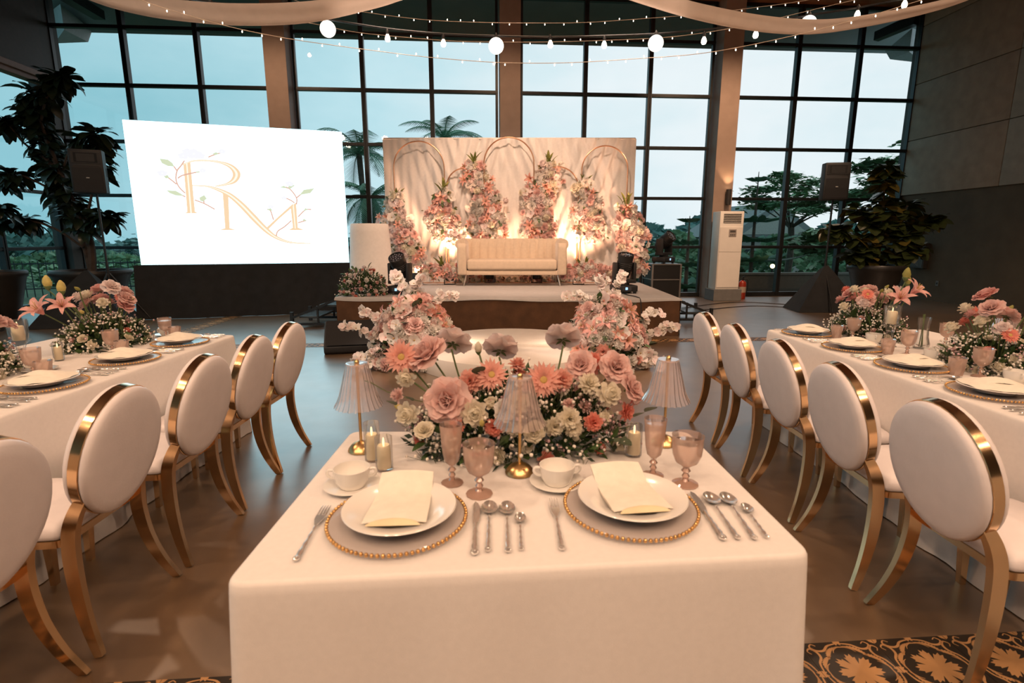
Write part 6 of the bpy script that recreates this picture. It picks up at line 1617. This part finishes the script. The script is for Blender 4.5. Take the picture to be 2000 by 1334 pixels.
def norfolk(label, loc, h, w, sd):
    """Norfolk pine: tiers of flat upturned branches"""
    rnd = random.Random(sd)
    t = thing('norfolk_pine', label, 'tree', loc, 0, 'Norfolk pines outside the windows')
    MB().tube([(0, 0, -0.5), (0, 0, h*0.7), (0, 0, h*1.06)], [0.09, 0.05, 0.012], 6).build('trunk', M_bark, t)
    nt_ = int(h/0.62)
    for k in range(nt_):
        z = h*(0.10+0.88*k/(nt_-1)); r = w*(1-(z/h)**1.3)*0.95+0.18
        mb = MB(); nb = 6
        for j in range(nb):
            a = 2*PI*j/nb+k*0.4+rnd.uniform(-.15, .15); ca, sa = math.cos(a), math.sin(a)
            tip = (r*ca, r*sa, z+0.10*r)
            mb.tube([(0, 0, z), (r*0.5*ca, r*0.5*sa, z-0.03*r), tip], [0.022, 0.016, 0.006], 4, 0)
            m = max(6, int(r*18))
            for i in range(m):
                q = (i+1)/m; p = Vector((r*q*ca, r*q*sa, z-0.06*r*math.sin(PI*q)+0.10*r*q)); l = 0.40*(1.15-q*0.6)
                for s in (-1, 1):
                    d = Vector((ca*0.5-sa*s, sa*0.5+ca*s, 0.25))*l
                    mb.add([tuple(p), tuple(p+d*0.5+Vector((ca*0.06, sa*0.06, 0.07))), tuple(p+d), tuple(p+d*0.5-Vector((ca*0.08, sa*0.08, 0.05)))], [(0, 1, 2, 3)], (i+k) % 2)
        mb.build('branch_tier', M_pine, t, smooth=0)
def palm(label, loc, h, fl_, sd, n=18):
    rnd = random.Random(sd)
    t = thing('palm_tree', label, 'palm', loc, 0, 'palms outside the windows')
    MB().tube(spline([(0, 0, -0.6), (0.1, 0, h*0.5), (0, 0, h)], 6), 0.13, 8).build('trunk', M_bark, t)
    for k in range(n):
        a = 2*PI*k/n+rnd.uniform(-.15, .15); el = rnd.uniform(-0.2, 1.1); L = fl_*rnd.uniform(.85, 1.1)
        P = []; p = Vector((0, 0, h)); ang = el
        for i in range(11): P.append(p.copy()); p = p+Vector((math.cos(a)*math.cos(ang), math.sin(a)*math.cos(ang), math.sin(ang)))*(L/10); ang -= 0.16
        mb = MB(); mb.tube(P, [0.03-0.0025*i for i in range(11)], 4)
        for i in range(1, 30):
            q = i/29*10; j = min(int(q), 9); c = P[j].lerp(P[j+1], q-j); ll = fl_*0.24*math.sin(PI*min(1, 0.15+0.85*i/29))+0.08
            side = Vector((-math.sin(a), math.cos(a), 0)); dr = (P[min(j+1, 10)]-P[max(j-1, 0)]).normalized()
            for s in (-1, 1):
                d = (side*s*0.8+dr*0.5+Vector((0, 0, -0.45)))*ll
                mb.add([tuple(c-dr*0.03), tuple(c+d), tuple(c+dr*0.03)], [(0, 1, 2)], 1)
        mb.build('frond', M_pine, t, smooth=0)
palm('coconut palm just behind the gap between screen and backdrop', (-6.9, 25.0, -0.5), 5.7, 2.6, 201)
palm('palm whose crown rises above the draped backdrop', (-3.28, 27.0, -0.5), 6.7, 2.3, 202, 16)
palm('lower palm left of the backdrop, partly behind the screen', (-5.7, 22.0, -0.5), 3.6, 2.2, 203)
norfolk('tall Norfolk pine just right of the air conditioner', (9.15, 20.4, -0.5), 4.15, 2.0, 211)
norfolk('dark Norfolk pine left of the air conditioner', (6.3, 19.2, -0.5), 2.6, 1.5, 212)
norfolk('Norfolk pine at the right end of the backdrop', (5.0, 22.5, -0.5), 3.0, 1.5, 213)
shade_tree('spreading tree behind the right loudspeaker', (12.9, 25.0, -0.6), 5.1, 2.4, 221)
shade_tree('tall spreading tree at the right end of the windows', (15.6, 20.6, -0.6), 6.0, 2.4, 222, n=30)
shade_tree('low tree behind the speaker stand', (12.0, 19.0, -0.6), 2.6, 1.9, 223)
BUSH = [(-31, 46, 4, 3.0), (-22, 36, 3, 1.8), (-20, 24, 2.6, 1.6), (-12.5, 27, 2.6, 2.2), (-11.5, 42, 3.4, 2.8), (0, 36, 3, 2.6), (5.5, 54, 4.5, 5.0), (7.6, 37, 2.4, 3.4), (11.2, 29.5, 1.5, 2.6), (23.0, 28, 2.6, 3.6), (33, 46, 5, 7.0), (7.0, 25.5, 1.4, 2.2), (19.5, 21.5, 1.4, 2.2), (2.6, 29, 1.8, 2.6)]
for i, (x, y, r, h) in enumerate(BUSH):
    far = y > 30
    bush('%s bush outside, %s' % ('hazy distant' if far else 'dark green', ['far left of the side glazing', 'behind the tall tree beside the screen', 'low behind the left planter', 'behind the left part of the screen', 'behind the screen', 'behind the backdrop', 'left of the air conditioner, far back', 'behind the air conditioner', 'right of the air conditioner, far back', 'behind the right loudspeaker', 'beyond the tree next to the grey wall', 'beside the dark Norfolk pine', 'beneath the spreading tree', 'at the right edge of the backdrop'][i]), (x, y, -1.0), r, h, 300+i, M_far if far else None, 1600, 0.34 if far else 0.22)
def green_belt(name, label, x0, x1, y0, y1, hfun, n, leaf, sd, mats):
    rnd = random.Random(sd); mb = MB()
    for k in range(n):
        x = rnd.uniform(x0, x1); y = rnd.uniform(y0, y1); h = hfun(x); z = -1.0+(h+1.0)*math.sqrt(rnd.random())
        a = rnd.uniform(0, 6.28); d = Vector((math.cos(a), 0.4*math.sin(a), rnd.uniform(-.5, .5)))*leaf*rnd.uniform(.6, 1.4); u = Vector((rnd.uniform(-.3, .3), rnd.uniform(-.3, .3), 0.6))*leaf*rnd.uniform(.5, 1.0)
        p = Vector((x, y, z)); mb.add([tuple(p-d), tuple(p+u), tuple(p+d), tuple(p-u)], [(0, 1, 2, 3)], k % 2)
    o = mb.build(name, mats, smooth=0); tag(o, label, 'trees', kind='stuff')
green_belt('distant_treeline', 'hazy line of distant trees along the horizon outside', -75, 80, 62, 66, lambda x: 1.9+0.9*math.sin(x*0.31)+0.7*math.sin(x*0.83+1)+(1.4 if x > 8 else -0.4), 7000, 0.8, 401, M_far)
green_belt('undergrowth', 'dense dark shrubbery behind the Norfolk pines outside the right windows', 3.0, 24.0, 28.2, 30.0, lambda x: 1.2+0.4*math.sin(x*0.9)+0.3*math.sin(x*2.3), 5000, 0.26, 402, M_tl)
green_belt('undergrowth', 'low dark shrubbery outside the windows beside the screen', -30.0, -9.0, 30.0, 31.5, lambda x: 0.6+0.3*math.sin(x*0.7), 4000, 0.26, 403, M_tl)
hs = thing('house', 'pale house with a grey gabled roof among the trees', 'house', (16.6, 38.0, -1.5), 0.25)
MB().box((-3.2, -2.4, 0), (3.2, 2.4, 3.2)).build('house_wall', pm('pale render', (0.30, 0.30, 0.28), 0.8), hs, smooth=0)
Mg = Matrix(((1, 0, 0, 0), (0, 0, 1, 0), (0, 1, 0, 0), (0, 0, 0, 1)))
MB().prism([(-3.7, 3.1), (3.7, 3.1), (0, 5.3)], -2.8, 2.8, 0, Mg).build('roof', pm('grey roof', (0.16, 0.18, 0.18), 0.7), hs, smooth=0)
MB().prism([(-2.6, 3.25), (2.6, 3.25), (0, 4.9)], -2.84, -2.79, 0, Mg).build('gable_board', pm('pale gable', (0.34, 0.33, 0.30), 0.8), hs, smooth=0)
for x in (-1.8, 0.4, 2.0): MB().box((x-0.4, -2.44, 1.2), (x+0.4, -2.38, 2.3)).build('window', pm('dark house window', (0.03, 0.04, 0.045), 0.2), hs, smooth=0)
# low garden wall, lamp posts
gw = thing('garden_wall', 'low brown garden wall outside the right windows', 'garden wall', (10.6, 16.6, -0.38), PSI)
MB().box((-4.5, -0.1, 0), (4.5, 0.1, 0.75)).build('wall_body', pm('brown garden wall', (0.11, 0.085, 0.065), 0.85), gw, smooth=0); MB().box((-4.55, -0.14, 0.75), (4.55, 0.14, 0.81)).build('coping', pm('wall coping', (0.15, 0.13, 0.11), 0.8), gw, smooth=0)
for x, y, z, lab in ((8.1, 23.0, 1.0, 'small garden lamp glowing beside the tall Norfolk pine'), (9.0, 18.4, 0.55, 'low garden lamp glowing near the fire extinguisher, outside')):
    t = thing('garden_lamp', lab, 'garden lamp', (x, y, -0.6), 0, 'garden lamps')
    MB().tube([(0, 0, 0), (0, 0, z+0.5)], 0.03, 8).build('post', M_frame, t)
    MB().ball((0, 0, z+0.58), 0.075, 10, 8).build('lamp_globe', glow('garden lamp glow', (1.0, 0.72, 0.40), 5.0), t, smooth=3)
fn = thing('garden_fence', 'thin dark metal fence outside the left corner glazing', 'fence', (-15.5, 17.0, -0.4), 0.4)
for z in (0.25, 1.05): MB().box((-4, -0.015, z), (4, 0.015, z+0.04)).build('rail', M_frame, fn, smooth=0)
bp_ = MB(); bp_.box((-0.012, -0.012, 0), (0.012, 0.012, 1.15)); BAR = bp_.mesh('baluster', M_frame, smooth=0)
for k in range(40): obj('baluster', BAR, fn, (-3.9+0.2*k, 0, 0))
print('potted leaves', c1, c2, c3, 'objects', len(bpy.data.objects))
